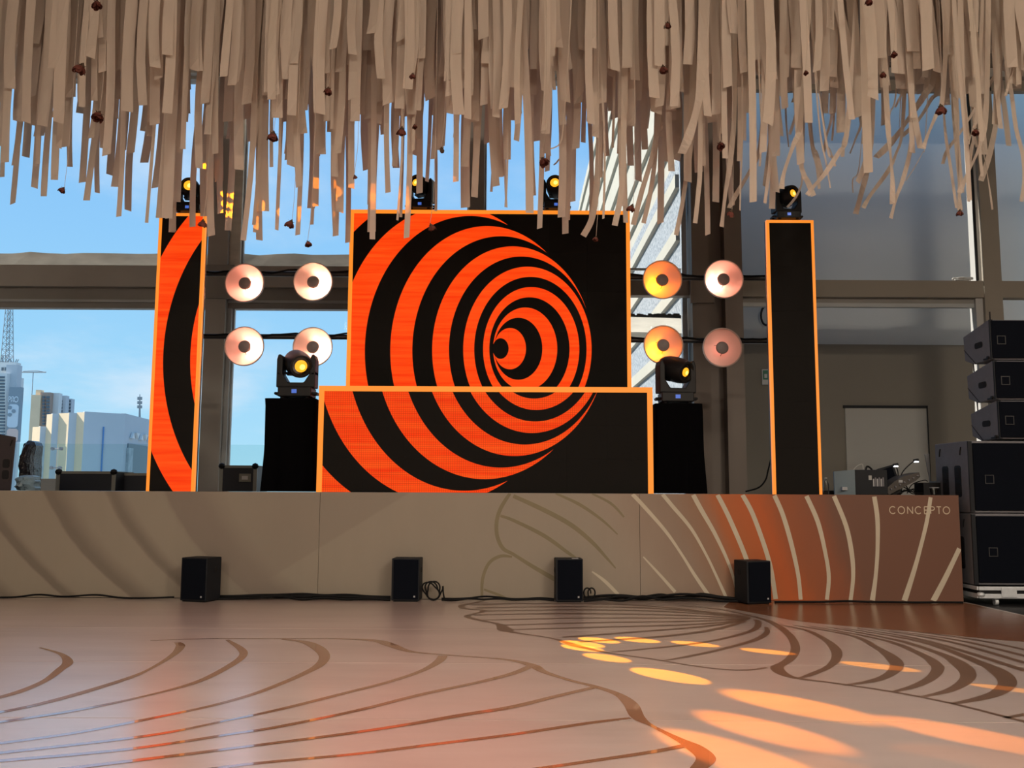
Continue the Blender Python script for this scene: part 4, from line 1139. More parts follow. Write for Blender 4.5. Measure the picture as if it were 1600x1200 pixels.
for k, (z0, z1) in enumerate(((zs[1], zs[2]), (zs[0], zs[1]))):
    r = thing('subwoofer', subs[k], 'subwoofer', (sx0+0.6, FY+0.4, z0), group='subwoofers beside the stage')
    MB().box((sx0, FY+0.02, z0+0.004), (sx1, FY+0.84, z1-0.004)).build('cabinet', M_cabside, r, bevel=0.012)
    MB().box((sx0+0.05, FY-0.005, z0+0.03), (sx1-0.05, FY+0.02, z1-0.03)).build('grille', M_grille, r, bevel=0.01)
    MB().box((sx0+0.0, FY+0.0, z0+0.01), (sx0+0.045, FY+0.02, z1-0.01)).build('edge_rail', M_cabinet, r)
    badge(r, sx0+0.17, (z0+z1)/2-0.08, FY-0.005)
    for yc in (FY+0.27, FY+0.58): handle_plate(r, sx0, yc, (z0+z1)/2 - 0.05, 0.36, 0.15)
    for yc in (FY+0.18, FY+0.70):
        MB().tube([(sx0-0.006, yc-0.02, z1-0.07), (sx0-0.006, yc, z1-0.11), (sx0-0.006, yc+0.01, z1-0.16)], 0.007, 5).build('rigging_slot', M_hole, r)
# dolly
dl = thing('wheeled_dolly', 'silver-edged flight case dolly on castors under the subwoofers', 'dolly', (sx0+0.6, FY+0.4, -0.02))
zt_ = zs[0]; zb2_ = zpy(934, FY)
MB().box((sx0+0.01, FY-0.06, zb2_), (sx1+0.05, FY+0.90, zt_-0.002)).build('board', M_black, dl)
for (za_, zb3) in ((zt_-0.045, zt_-0.004), (zb2_, zb2_+0.05)):
    MB().box((sx0+0.008, FY-0.075, za_), (sx1, FY-0.058, zb3)).build('aluminium_edge', M_chrome, dl, bevel=0.004)
    MB().box((sx0-0.008, FY-0.06, za_), (sx0+0.009, FY+0.9, zb3)).build('aluminium_edge', M_chrome, dl, bevel=0.004)
MB().box((sx0+0.25, FY-0.085, zb2_+0.012), (sx0+0.42, FY-0.07, zt_-0.012)).build('butterfly_latch', M_chrome, dl, bevel=0.006)
MB().lathe([(0.0, -0.03), (0.035, -0.02), (0.045, 0.0), (0.035, 0.02), (0.0, 0.03)], 12, Matrix.Translation((sx0+0.03, FY-0.06, zb2_+0.04))).build('ball_corner', M_chrome, dl, smooth=True)
for (cx3, cy3) in ((sx0+0.22, FY+0.0), (sx0+0.22, FY+0.8), (sx1-0.15, FY), (sx1-0.15, FY+0.8)):
    hub = zb2_ - (zb2_+0.02)*0.45
    c_ = MB(); rad = (zb2_+0.02)*0.5 - 0.002
    c_.lathe([(rad*0.4, -0.02), (rad, -0.018), (rad, 0.018), (rad*0.4, 0.02)], 18, Matrix.Translation((cx3, cy3, -0.02+rad+0.001)) @ Matrix.Rotation(PI/2, 4, 'Y'))
    c_.box((cx3-0.03, cy3-0.03, zb2_-0.012), (cx3+0.03, cy3+0.03, zb2_))
    c_.build('castor', M_chrome, dl, smooth=True)
# three line array tops
tx0 = X_at(1552, 600, FY)
tz = [zpy(686, FY), zpy(624.5, FY), zpy(562, FY), zpy(498, FY)]
arr = ['bottom line array speaker of the stack, resting on the subwoofer', 'middle line array speaker of the stack', 'top line array speaker of the stack']
for k in range(3):
    z0, z1 = tz[k], tz[k+1]; dz = 0.012
    off_ = 0.03*k
    x0_ = X_at((1557, 1554, 1551)[k], 600, FY)
    r = thing('line_array_speaker', arr[k], 'speaker', (x0_+0.6, FY+0.3, z0), group='stacked line array speakers')
    body = [(FY+0.02, z0+0.004), (FY+0.42, z0+0.004), (FY+0.62, z0+0.07), (FY+0.64, z1-0.11), (FY+0.02, z1-0.006)]
    mb = MB(); mb.sideprism(body, x0_, x0_+1.25); mb.build('cabinet', M_cabside, r, bevel=0.008)
    MB().box((x0_+0.01, FY-0.01, z0+0.02), (x0_+1.24, FY+0.02, z1-0.02)).build('grille', M_grille, r, bevel=0.008)
    MB().box((x0_, FY-0.004, z0+0.006), (x0_+0.035, FY+0.02, z1-0.01)).build('edge_rail', M_cabinet, r)
    hp = [(FY+0.27 + q[0], (z0+z1)/2 - 0.03 + q[1]) for q in rrect(-0.09, -0.035, 0.09, 0.035, 0.03)]
    MB().sideprism(hp[::-1], x0_-0.006, x0_+0.002).build('handle_slot', M_hole, r)
    MB().tube([(x0_-0.004, FY+0.62, z0+0.20), (x0_-0.004, FY+0.36, z0+0.006)], 0.004, 4).build('side_seam', M_hole, r)
    badge(r, x0_+0.07, (z0+z1)/2-0.06, FY-0.01, 0.10)
    m2 = MB(); m2.lathe([(0.02, -0.012), (0.02, 0.012)], 8, Matrix.Translation((x0_-0.01, FY+0.05, z0+0.03)) @ Matrix.Rotation(PI/2, 4, 'Y'))
    m2.box((x0_-0.012, FY+0.02, z0+0.012), (x0_-0.002, FY+0.16, z0+0.03)); m2.build('rigging_pin', M_black, r)
    if k > 0:
        MB().tube([(x0_-0.01, FY+0.40, z0+0.01), (x0_-0.012, FY+0.39, z0-0.09)], 0.008, 5).build('rigging_strap', M_black, r)
MB().tube([(tx0+0.03, FY+0.05, tz[3]-0.03), (tx0+0.03, FY+0.05, tz[3]+0.09)], 0.008, 5).build('rigging_rod', M_black, r)

# =================================================================== SPEAKER BOXES ON THE FLOOR
def floor_box(label, x0, x1, ytop, ybot, turn, extra):
    g = fl((x0+x1)/2, ybot); Y = g.y
    wpx = X_at(x1, ybot, Y) - X_at(x0, ybot, Y); h = at((x0+x1)/2, ytop, Y).z
    r = thing('speaker_box', label, 'speaker', (g.x, Y+0.16, 0.0), turn, group='small black speaker boxes along the stage foot')
    wv = wpx if abs(turn) < 0.05 else wpx*0.83
    T = wmat(r); d = 0.28
    def bx_(a, b): return [T @ Vector(p) for p in ((a[0],a[1],a[2]),(b[0],a[1],a[2]),(b[0],b[1],a[2]),(a[0],b[1],a[2]),(a[0],a[1],b[2]),(b[0],a[1],b[2]),(b[0],b[1],b[2]),(a[0],b[1],b[2]))]
    MB().hexa(bx_((-wv/2, -d/2+0.012, 0.012), (wv/2, d/2, h))).build('cabinet', M_cabinet, r, bevel=0.008)
    MB().hexa(bx_((-wv/2+0.022, -d/2, 0.03), (wv/2-0.012, -d/2+0.014, h-0.012))).build('front_grille', M_grille, r, bevel=0.004)
    MB().hexa(bx_((-wv/2+0.02, -d/2+0.03, 0.0), (wv/2-0.02, d/2-0.02, 0.012))).build('rubber_foot', M_cable, r)
    MB().hexa(bx_((wv/2-0.06, -d/2-0.003, 0.05), (wv/2-0.042, -d/2, 0.068))).build('badge', M_badge, r)
    sx = 1 if turn <= 0 else -1
    mh = MB(); mh.lathe([(0.03, -0.006), (0.03, 0.006)], 14, T @ Matrix.Translation((sx*(wv/2), 0.03, h*0.72)) @ Matrix.Rotation(PI/2, 4, 'Y')); mh.build('bass_port', M_hole, r)
    if extra == 'knob':
        MB().tube([T @ Vector((-wv/2-0.005, 0.0, h*0.26)), T @ Vector((-wv/2-0.05, -0.02, h*0.29))], 0.012, 6).build('plug', M_cable, r)
    if extra == 'tag':
        MB().hexa(bx_((0.03, -d/2+0.02, h), (0.10, -d/2+0.08, h+0.006))).build('paper_tag', M_badge, r)
    return r
floor_box('black speaker box at the stage foot, turned, below the swirl LED column', 276, 333, 872, 941.5, -0.30, 'knob')
floor_box('black speaker box at the stage foot beside the coiled cable', 611, 655, 873, 941, -0.04, None)
floor_box('black speaker box at the stage foot with a pale tag on top', 868, 911, 873.5, 942, 0.03, 'tag')
floor_box('black speaker box at the stage foot, in front of the orange paint', 1157, 1209, 877, 945, 0.30, None)

# =================================================================== CABLES
def cable(label, pts, rad=0.011, name='cable', group='black cables along the stage foot'):
    sp = smooth_path(pts, 8)
    return tag(MB().tube(sp, rad, 6).build(name, M_cable, smooth=True), label, 'cable', group)
def on_floor(px, py, lift=0.0, Y=None):
    Y = Y or STAGE_Y - 0.06
    return (X_at(px, py, Y), Y, 0.012 + lift)
random.seed(11)
cable('single black cable lying at the far left stage foot', [on_floor(-30, 932, 0, 10.62)] + [on_floor(x, 932, l, 10.62) for x, l in ((20, 0), (60, .03), (100, .01), (150, .03), (190, .0), (235, .0), (272, .01))])
def bundle(label, x0, x1, n, lift, seed, rad=0.011):
    rnd = random.Random(seed)
    r = thing('cable_bundle', label, 'cable', on_floor((x0+x1)/2, 935), group='black cables along the stage foot')
    for k in range(n):
        Y = 10.55 + 0.05*k; m_ = 9
        pts = []
        for i in range(m_):
            t = i/(m_-1); x = x0 + (x1-x0)*t
            pts.append((X_at(x, 935, Y), Y + rnd.uniform(-.02, .02), 0.013 + rad*(k % 2) + lift*rnd.random()*math.sin(PI*t)))
        MB().tube(smooth_path(pts, 5), rad, 6).build('strand', M_cable, r, smooth=True)
    return r
bundle('thick black cable run between the first and second floor speaker', 334, 610, 4, 0.04, 1, 0.014)
bundle('thin black cables between the second and third floor speaker', 690, 866, 2, 0.03, 2)
bundle('thick raised black cable run between the third and fourth floor speaker', 912, 1156, 5, 0.07, 3, 0.014)
bundle('thin black cable at the stage foot right of the fourth floor speaker', 1210, 1505, 1, 0.01, 4, 0.013)
cc0 = at(672, 926, 10.6)
pts = []
for i in range(60):
    a = i*0.33; rr = 0.085*(1-0.25*math.sin(i*0.7)); pts.append((cc0.x + rr*math.cos(a)*1.1 + 0.001*i, 10.58 - 0.002*(i % 7), 0.11 + rr*math.sin(a)*0.95))
pts += [(cc0.x+0.16, 10.58, 0.02), (cc0.x+0.25, 10.58, 0.013)]
tag(MB().tube(smooth_path(pts, 2), 0.009, 5).build('coiled_cable', M_cable, smooth=True), 'loosely coiled black cable beside the second floor speaker', 'cable', 'black cables along the stage foot')
cc0 = at(916, 926, 10.6); pts = []
for i in range(26):
    a = i*0.4; rr = 0.05; pts.append((cc0.x + rr*math.cos(a) + 0.003*i, 10.60, 0.085 + rr*math.sin(a)*1.2))
pts += [(cc0.x+0.13, 10.60, 0.013)]
tag(MB().tube(smooth_path(pts, 2), 0.009, 5).build('coiled_cable', M_cable, smooth=True), 'small black cable loop beside the third floor speaker', 'cable', 'black cables along the stage foot')

# =================================================================== LEFT SIDE OF THE STAGE
MY = 11.0
r = thing('stage_monitor', 'dark plum speaker with a double slot handle at the far left edge', 'speaker', (X_at(-20, 760, MY), MY+0.3, STAGE_Z))
a = at(25.5, 683, MY); xr2 = a.x; zt2 = Z_at(0, 678.5, MY)
M_plum = material('dark_plum_speaker_paint', (0.030, 0.022, 0.027), 0.6, noise=(25, 0.15))
mb = MB(); mb.hexa([(xr2-0.9, MY, STAGE_Z), (xr2-0.02, MY, STAGE_Z), (xr2-0.33, MY+0.5, STAGE_Z), (xr2-0.9, MY+0.5, STAGE_Z), (xr2-0.9, MY, zt2+0.12), (xr2, MY, a.z), (xr2-0.31, MY+0.5, a.z), (xr2-0.9, MY+0.5, zt2+0.12)])
mb.build('cabinet', M_plum, r, bevel=0.01)
p = at(9.5, 733, MY)
hx = rrect(p.x-0.055, p.z-0.145, p.x+0.055, p.z+0.135, 0.04)
pt = MB().prism(hx, MY-0.006, MY+0.002).build('handle_plate', material('plum_plate', (0.035, 0.025, 0.027), 0.6), r)
for sz in (-0.065, 0.065):
    MB().prism(rrect(p.x-0.04, p.z+sz-0.052, p.x+0.04, p.z+sz+0.052, 0.025), MY-0.011, MY-0.003).build('handle_slot', M_hole, pt)
q = at(18, 692, MY)
MB().tube([(q.x+0.01, MY-0.004, q.z+0.035), (q.x, MY-0.004, q.z), (q.x-0.012, MY-0.004, q.z-0.035)], 0.008, 5).build('rigging_slot', M_hole, r)

# wrapped gear behind the monitor
def crumple(name, label, cat, x0, x1, y0, y1, Y, dep, mat, seed, amp=0.035, stripes=None):
    rnd = random.Random(seed); a = at(x0, y1, Y); b = at(x1, y0, Y)
    mb = MB(); nx, nz = 10, 12
    z0 = max(a.z, STAGE_Z)
    def pt(i, j, side):
        u, v = i/nx, j/nz
        edge = math.sin(PI*u)**0.5*math.sin(PI*(0.15+0.85*v))**0.5 if side else 0
        bump = amp*math.sin(9*u + 7*v + seed)*math.sin(5*v - 11*u + seed) + amp*0.6*rnd.uniform(-1, 1)
        return Vector((a.x + (b.x-a.x)*u + 0.3*bump*(0 if j == 0 else 1), Y + (dep/2)*(1 - (edge if side == 1 else -edge)) + (bump if side == 1 else 0), z0 + (b.z-z0)*v*(1 - 0.10*(2*u-1)**2)))
    front = [[pt(i, j, 1) for i in range(nx+1)] for j in range(nz+1)]
    back = [[Vector((p.x, Y+dep, p.z)) for p in row] for row in front]
    base = len(mb.v); mb.v += [p for row in front for p in row] + [p for row in back for p in row]
    W = nx+1; O = W*(nz+1)
    def face(*f): mb.f.append(f); mb.fm.append(0)
    for j in range(nz):
        for i in range(nx):
            face(j*W+i, j*W+i+1, (j+1)*W+i+1, (j+1)*W+i); face(O+j*W+i+1, O+j*W+i, O+(j+1)*W+i, O+(j+1)*W+i+1)
    for j in range(nz):
        face(O+j*W, j*W, (j+1)*W, O+(j+1)*W); face(j*W+nx, O+j*W+nx, O+(j+1)*W+nx, (j+1)*W+nx)
    for i in range(nx):
        face(nz*W+i, nz*W+i+1, O+nz*W+i+1, O+nz*W+i); face(i+1, i, O+i, O+i+1)
    return tag(mb.build(name, mat), label, cat)
crumple('wrapped_equipment', 'equipment wrapped in shiny black plastic behind the left speaker', 'equipment', 20, 45, 687, 771, 12.6, 0.4, M_sheet, 3, 0.022)
crumple('plastic_sheet', 'crumpled pale blue plastic sheet beside the left speaker', 'sheet', 18, 46, 742, 768, 12.1, 0.3, M_bluesheet, 8, 0.03)

def flight_case(label, x0, x1, ytop, Y, dep, latch=False, ball=True):
    a = at(x0, ytop, Y); b = at(x1, ytop, Y); z1 = a.z; z0 = STAGE_Z
    r = thing('flight_case', label, 'case', ((a.x+b.x)/2, Y+dep/2, z0), group='black flight cases at the back of the stage')
    MB().box((a.x+0.012, Y+0.012, z0), (b.x-0.012, Y+dep-0.012, z1-0.012)).build('shell', material('navy_black_case_laminate', (0.008, 0.010, 0.018), 0.5), r)
    t = 0.05
    M_edge = material('dull_aluminium_edge', (0.22, 0.22, 0.20), 0.5, 0.5)
    MB().box((a.x, Y, z1-0.035), (b.x, Y+0.02, z1)).build('edge_trim', M_edge, r)
    MB().box((a.x, Y, z0), (a.x+t, Y+0.02, z1-0.035)).build('edge_trim', M_edge, r)
    MB().box((b.x-t, Y, z0), (b.x, Y+0.02, z1-0.035)).build('edge_trim', M_edge, r)
    MB().box((a.x, Y+0.02, z1-0.012), (b.x, Y+dep, z1)).build('lid_trim', M_edge, r)
    if ball:
        for x in (a.x+0.03, b.x-0.03):
            MB().lathe([(0.0, -0.045), (0.035, -0.03), (0.048, 0), (0.035, 0.03), (0.0, 0.045)], 12, Matrix.Translation((x, Y+0.01, z1-0.01))).build('ball_corner', M_black, r, smooth=True)
    if latch:
        MB().box((b.x-0.24, Y-0.008, z0+0.13), (b.x-0.08, Y+0.012, z0+0.24)).build('latch_plate', M_edge, r, bevel=0.004)
        MB().box((b.x-0.20, Y-0.014, z0+0.16), (b.x-0.12, Y-0.006, z0+0.21)).build('latch', M_steel, r)
flight_case('low black flight case with ball corners in front of the city view', 88, 181, 736, 12.6, 0.6)
flight_case('dark lidded case half behind the swirl LED column', 183, 240, 739, 12.9, 0.6, ball=False)
flight_case('black flight case with a latch between post and draped plinth', 343, 402, 727, 12.8, 0.6, True)

# =================================================================== DJ GEAR ON THE RIGHT OF THE STAGE
GY = 11.3
def gp(px, py, Y=GY): return at(px, py, Y)
r = thing('amplifier_case', 'grey blue equipment case with a barcode label at the right of the stage', 'case', (gp(1345, 770).x, GY+0.2, STAGE_Z))
a = gp(1311, 736); b = gp(1335.5, 734); c = gp(1386, 734)
M_side = material('pale_blue_grey_case_side', (0.22, 0.29, 0.33), 0.5)
mb = MB(); mb.hexa([(a.x, GY+0.18, STAGE_Z), (b.x, GY, STAGE_Z), (b.x+0.1, GY+0.35, STAGE_Z), (a.x+0.1, GY+0.5, STAGE_Z), (a.x, GY+0.18, a.z), (b.x, GY, b.z), (b.x+0.1, GY+0.35, b.z), (a.x+0.1, GY+0.5, a.z)])
mb.build('side_panel', M_side, r)
MB().box((b.x+0.002, GY-0.004, STAGE_Z), (c.x, GY+0.33, b.z)).build('front_panel', M_cabinet, r, bevel=0.006)
for k in range(6):
    p = gp(1364+k*3, 760); q = gp(1365.6+k*3, 746 if k % 2 else 748)
    MB().box((p.x, GY-0.009, p.z), (q.x, GY-0.003, q.z)).build('vent_bar', M_badge if k % 2 == 0 else M_cabside, r)
p = gp(1357, 750); q = gp(1361.5, 743); MB().box((p.x, GY-0.009, p.z), (q.x, GY-0.003, q.z)).build('white_label', M_white, r)
p = gp(1319, 766); q = gp(1327, 761); MB().box((p.x, GY+0.06, p.z), (q.x, GY+0.11, q.z)).build('side_badge', M_badge, r)
p = gp(1360, 735); MB().tube(smooth_path([(p.x-0.02, GY+0.1, p.z), (p.x, GY+0.1, p.z+0.05), (p.x+0.04, GY+0.1, p.z+0.03), (p.x+0.06, GY+0.1, p.z)], 5), 0.012, 6).build('carry_handle', M_black, r)
p = gp(1343, 734); MB().tube(smooth_path([(p.x-0.03, GY+0.12, p.z), (p.x+0.02, GY+0.12, p.z+0.05), (p.x+0.08, GY+0.12, p.z+0.07), (p.x+0.09, GY+0.12, p.z+0.01)], 5), 0.006, 5).build('white_wire', M_white, r)
# raised lid / monitor
r = thing('equipment_screen', 'dark tilted equipment lid behind the mixing desk', 'screen', (gp(1390, 770).x, GY+0.45, STAGE_Z))
a = gp(1372, 733, GY+0.4); b = gp(1396, 726, GY+0.4); c = gp(1404, 748, GY+0.4); z_ = STAGE_Z
mb = MB(); mb.prism([(a.x, z_), (c.x, z_), (c.x, c.z), (b.x, b.z), (a.x, a.z)], GY+0.4, GY+0.46); mb.build('lid', M_cabinet, r, bevel=0.006)
MB().prism([(a.x+0.02, z_+0.04), (c.x-0.03, z_+0.04), (c.x-0.03, c.z-0.02), (b.x-0.02, b.z-0.02), (a.x+0.02, a.z-0.02)], GY+0.394, GY+0.402).build('lid_face', M_grille, r)
# mixing desk, tilted
r = thing('mixing_desk', 'tilted brown black mixing desk at the right of the stage', 'mixer', (gp(1412, 768).x, GY+0.1, STAGE_Z))
M_desk = material('mixing_desk_panel', (0.05, 0.042, 0.036), 0.5)
a = gp(1384, 764); b = gp(1389, 770); c = gp(1438, 745); d = gp(1436, 738); e = gp(1412, 744); f = gp(1398, 752)
lo_ = STAGE_Z
mb = MB(); mb.prism([(b.x, lo_), (c.x-0.06, c.z-0.05), (c.x, c.z), (d.x, d.z), (e.x, e.z), (f.x, f.z), (a.x, max(a.z, lo_+0.03))], GY, GY+0.30); mb.build('desk_body', M_desk, r)
for k in range(7):
    t = k/6.0; p = Vector((a.x + (d.x-a.x)*(0.1+0.8*t), 0, a.z + (d.z-a.z)*(0.1+0.8*t)))
    MB().lathe([(0.012, 0), (0.010, 0.02), (0.0, 0.022)], 8, Matrix.Translation((p.x+0.02, GY+0.002, p.z-0.02)) @ Matrix.Rotation(PI/2, 4, 'X')).build('knob', M_cabside, r)
p = gp(1404, 754); q = gp(1410, 750)
MB().box((p.x, GY-0.006, p.z), (q.x, GY, q.z)).build('panel_light', M_badge, r)
# foot under the desk so that it stands
MB().box((c.x-0.30, GY+0.1, STAGE_Z), (c.x-0.20, GY+0.2, STAGE_Z+0.10)).build('desk_foot', M_black, r)
# gooseneck lamps
def goose(label, pts, parent_xy=None):
    r = thing('gooseneck_lamp', label, 'lamp', (gp(*pts[0]).x, GY+0.2, gp(*pts[0]).z), group='small gooseneck lamps at the mixing desk')
    P = [(gp(*q, GY+0.2).x, GY+0.2, gp(*q, GY+0.2).z) for q in pts]
    MB().tube(smooth_path(P, 6), 0.007, 6).build('neck', M_black, r, smooth=True)
    e = P[-1]
    MB().tube([(e[0]-0.02, e[1], e[2]-0.005), (e[0]+0.04, e[1], e[2]+0.005)], 0.016, 8).build('lamp_hood', M_black, r)
    MB().box((e[0]-0.012, e[1]-0.02, e[2]-0.028), (e[0]+0.032, e[1]+0.012, e[2]-0.012)).build('led', M_led_white, r)
goose('gooseneck lamp with a glowing tip reaching high over the mixing desk', [(1406, 750), (1410, 738), (1420, 727), (1430, 719)])
goose('short gooseneck lamp with a glowing tip at the lid corner', [(1403, 748), (1403, 738), (1401, 731), (1398, 726)])
# laptop
r = thing('laptop', 'open grey laptop seen from behind beside the subwoofer', 'laptop', (gp(1452, 770).x, GY+0.3, STAGE_Z))
a = gp(1444, 710, GY+0.3); b = gp(1461, 709, GY+0.3); c = gp(1452, 752, GY+0.3); d = gp(1462, 752, GY+0.3)
lxr = sx0 - 0.015
M_lap = material('laptop_grey', (0.16, 0.165, 0.175), 0.5)
MB().prism([(c.x, c.z), (lxr, d.z), (lxr, b.z), (a.x, a.z)], GY+0.28, GY+0.295).build('lid', M_lap, r)
MB().box((c.x, GY+0.0, c.z-0.02), (lxr, GY+0.30, c.z)).build('keyboard_base', M_lap, r)
p = gp(1444, 756)
MB().box((p.x, GY+0.02, STAGE_Z), (lxr, GY+0.28, c.z-0.02)).build('black_riser', M_black, r)
# cup
p = gp(1460, 770, GY-0.25)
cup = thing('plastic_cup', 'clear plastic cup standing on the stage edge beside the laptop', 'cup', (p.x, GY-0.25, STAGE_Z))
MB().lathe([(0.0, 0.002), (0.04, 0.002), (0.052, 0.085), (0.050, 0.085), (0.038, 0.006), (0.0, 0.006)], 20, Matrix.Translation((p.x, GY-0.25, STAGE_Z))).build('cup_wall', M_clear, cup, smooth=True)
MB().lathe([(0.053, 0.082), (0.055, 0.086), (0.053, 0.09), (0.050, 0.086), (0.053, 0.082)], 20, Matrix.Translation((p.x, GY-0.25, STAGE_Z)), cap=False).build('rim', M_badge, cup, smooth=True)
# bottle by the LED column
p = gp(1291, 770, GY); h_ = gp(1291, 746, GY).z - STAGE_Z
bot = thing('plastic_bottle', 'clear plastic bottle just right of the blank LED column', 'bottle', (p.x, GY, STAGE_Z))
MB().lathe([(0.0, 0.002), (0.032, 0.002), (0.034, 0.02), (0.034, h_*0.6), (0.014, h_*0.88), (0.014, h_*0.94)], 18, Matrix.Translation((p.x, GY, STAGE_Z)), cap=False).build('bottle_wall', M_clear, bot, smooth=True)
MB().lathe([(0.016, h_*0.93), (0.016, h_), (0.0, h_)], 14, Matrix.Translation((p.x, GY, STAGE_Z))).build('cap', M_white, bot)
# low black crate behind, tangled leads
a = gp(1286, 767, GY+0.5); b = gp(1312, 765, GY+0.5)
tag(MB().box((a.x, GY+0.5, STAGE_Z), (b.x, GY+0.8, STAGE_Z+0.05)).build('power_strip', M_black, bevel=0.01), 'low black power strip between LED column and equipment case', 'power strip')
rnd = random.Random(21); lead = thing('tangled_leads', 'tangle of thin black leads between mixing desk and laptop', 'cable', (gp(1430, 768).x, GY+0.15, STAGE_Z))
for k in range(5):
    pts = []
    for i in range(7):
        t = i/6; pts.append((gp(1405+42*t, 768).x, GY+0.05+0.05*k+rnd.uniform(-.03, .03), STAGE_Z+0.012+0.07*rnd.random()*math.sin(PI*t)*(1 if k < 3 else 2)))
    MB().tube(smooth_path(pts, 5), 0.007, 5).build('lead', M_cable, lead)
MB().tube(smooth_path([(gp(1428, 765).x, GY+0.2, STAGE_Z+0.02), (gp(1436, 757).x, GY+0.2, gp(1436, 757).z), (gp(1452, 750).x, GY+0.15, gp(1452, 750).z), (gp(1458, 752).x, GY+0.15, gp(1458, 752).z)], 6), 0.006, 5).build('lead', M_cable, lead)

# exit sign, wall clock-like vent, cable bundle on the beam
p = at(1191, 601, RY-0.08); q = at(1206, 577, RY-0.08)
r = thing('emergency_sign', 'small green and white emergency sign half behind the blank LED column', 'sign', ((p.x+q.x)/2, RY-0.08, p.z))
MB().box((p.x, RY-0.085, p.z), (q.x, RY-0.06, q.z)).build('sign_plate', M_white, r)
MB().box((p.x+0.015, RY-0.09, p.z+0.09), (q.x-0.015, RY-0.084, q.z-0.02)).build('green_field', material('sign_green', (0.01, 0.12, 0.06), 0.5), r)
MB().box((p.x+0.04, RY-0.094, p.z+0.12), (p.x+0.09, RY-0.089, p.z+0.19)).build('pictogram', M_white, r)
r = MB(); rnd = random.Random(4)
pts = []
c0 = at(1508, 433, WALL_Y-0.02)
for i in range(40):
    a = i*0.5; pts.append((c0.x + 0.17*math.cos(a)*(0.6+0.4*rnd.random()), WALL_Y + 0.06 + 0.03*math.sin(a), zr1 + 0.035 + 0.02*math.sin(a*1.3) + 0.015*rnd.random()))
r.tube(smooth_path(pts, 3), 0.009, 5)
tag(r.build('white_cable_bundle', M_white), 'loose bundle of white cable lying on the steel beam', 'cable')
pts = [at(1165, 768, 13.9), at(1185, 762, 13.9), at(1196, 750, 13.9), at(1200, 735, 13.9), at(1205, 715, 13.9)]
tag(MB().tube(smooth_path(pts, 6), 0.012, 5).build('hanging_cable', M_cable), 'thin black cable curving down behind the blank LED column', 'cable')
MB().tube([at(1197 + 8*math.cos(2*PI*i/20), 493 + 15*math.sin(2*PI*i/20), RY-0.08) for i in range(21)], 0.02, 5).build('wall_cable_ring', M_black, rw)

# =================================================================== PAPER STRIPS HANGING FROM THE CEILING NET
TOPZ = 6.95
Z1 = lambda L: [(x/4.286, 100+y/4.286, w/4.286) for x, y, w in L]
Zc = lambda L, ox: [(ox+x/4, 100+y/4, w/4) for x, y, w in L]
H = []      # straight strips: (x, y, width) of the lower end
H += Z1([(5,755,25),(45,655,45),(82,933,32),(90,665,38),(178,632,50),(228,825,38),(258,672,26),(295,890,36),(355,772,42),(475,690,32),(450,565,42),
         (553,800,42),(588,910,38),(648,865,30),(540,325,60),(730,740,40),(765,822,45),(787,1010,30),(715,612,45),(860,982,38),(880,600,50),(968,662,48),
         (990,1065,20),(1038,830,38),(1066,1040,32),(1118,1040,60),(1155,1125,36),(1110,492,36),(955,455,30),(20,560,50),(130,400,60),(250,480,60),(390,560,40),(680,560,40),(1010,345,50),(820,580,40),(600,480,50)])
H += Zc([(40,1050,34),(10,970,18),(165,1018,32),(45,870,64),(200,645,42),(240,965,48),(278,1075,40),(340,935,30),(332,750,48),(388,1052,36),(397,475,52),
         (455,650,50),(482,1105,32),(500,335,40),(545,1005,20),(562,1062,30),(585,1105,36),(600,910,62),(540,575,26),(652,640,20),(692,1040,20),(712,705,14),
         (775,630,46),(820,1068,26),(826,762,36),(765,575,44),(900,900,44),(912,1005,20),(930,880,32),(966,578,60),(1032,405,18),(1055,1065,32),
         (1078,920,42),(1050,700,36),(870,290,24),(110,535,30),(70,540,40),(300,560,40),(430,470,46),(680,250,60),(855,430,40),(935,570,50)], 260)
H += Zc([(15,1065,28),(40,920,42),(90,1118,28),(112,770,34),(105,460,40),(155,295,12),(210,655,40),(237,880,42),(250,1100,30),(240,1035,46),(345,805,30),
         (397,645,38),(405,980,12),(427,960,16),(460,1082,30),(505,545,18),(540,805,34),(587,732,20),(605,222,44),(630,600,32),(643,915,15),
         (660,420,22),(687,510,20),(735,285,10),(765,455,26),(768,728,30),(830,910,50),(825,645,40),(885,840,36),(895,560,30),(940,175,14),(965,490,36),
         (990,795,14),(1020,762,40),(1040,705,62),(1085,900,12),(1090,588,38),(320,260,12),(300,390,10),(30,560,40),(220,350,60),(385,640,30),(430,440,26),(560,190,50)], 520)
H += Zc([(10,705,32),(40,898,12),(48,590,40),(190,935,42),(215,825,26),(253,1025,28),(300,665,26),(388,960,40),(413,1068,34),(425,970,30),(457,860,36),
         (525,490,26),(555,355,14),(575,1000,24),(632,700,28),(652,963,12),(670,580,32),(770,900,34),(790,993,26),(868,735,38),(912,525,34),
         (1010,990,34),(1080,660,36),(1092,600,64),(710,520,14),(345,170,20),(305,560,36),(240,480,50),(480,520,40),(600,460,36),(760,560,40),(820,640,36),(985,300,60),(930,250,50),(700,300,34)], 780)
H += Zc([(205,680,46),(238,640,26),(265,1065,30),(310,860,36),(420,880,30),(375,590,30),(550,858,40),(455,610,22),(695,790,36),(850,615,42),(140,730,42),
         (660,912,34),(20,610,40),(60,590,60),(350,430,40),(480,480,36),(605,555,40),(520,300,40),(720,440,40),(750,270,40),(900,360,46),(1000,300,40),(160,350,40)], 1040)
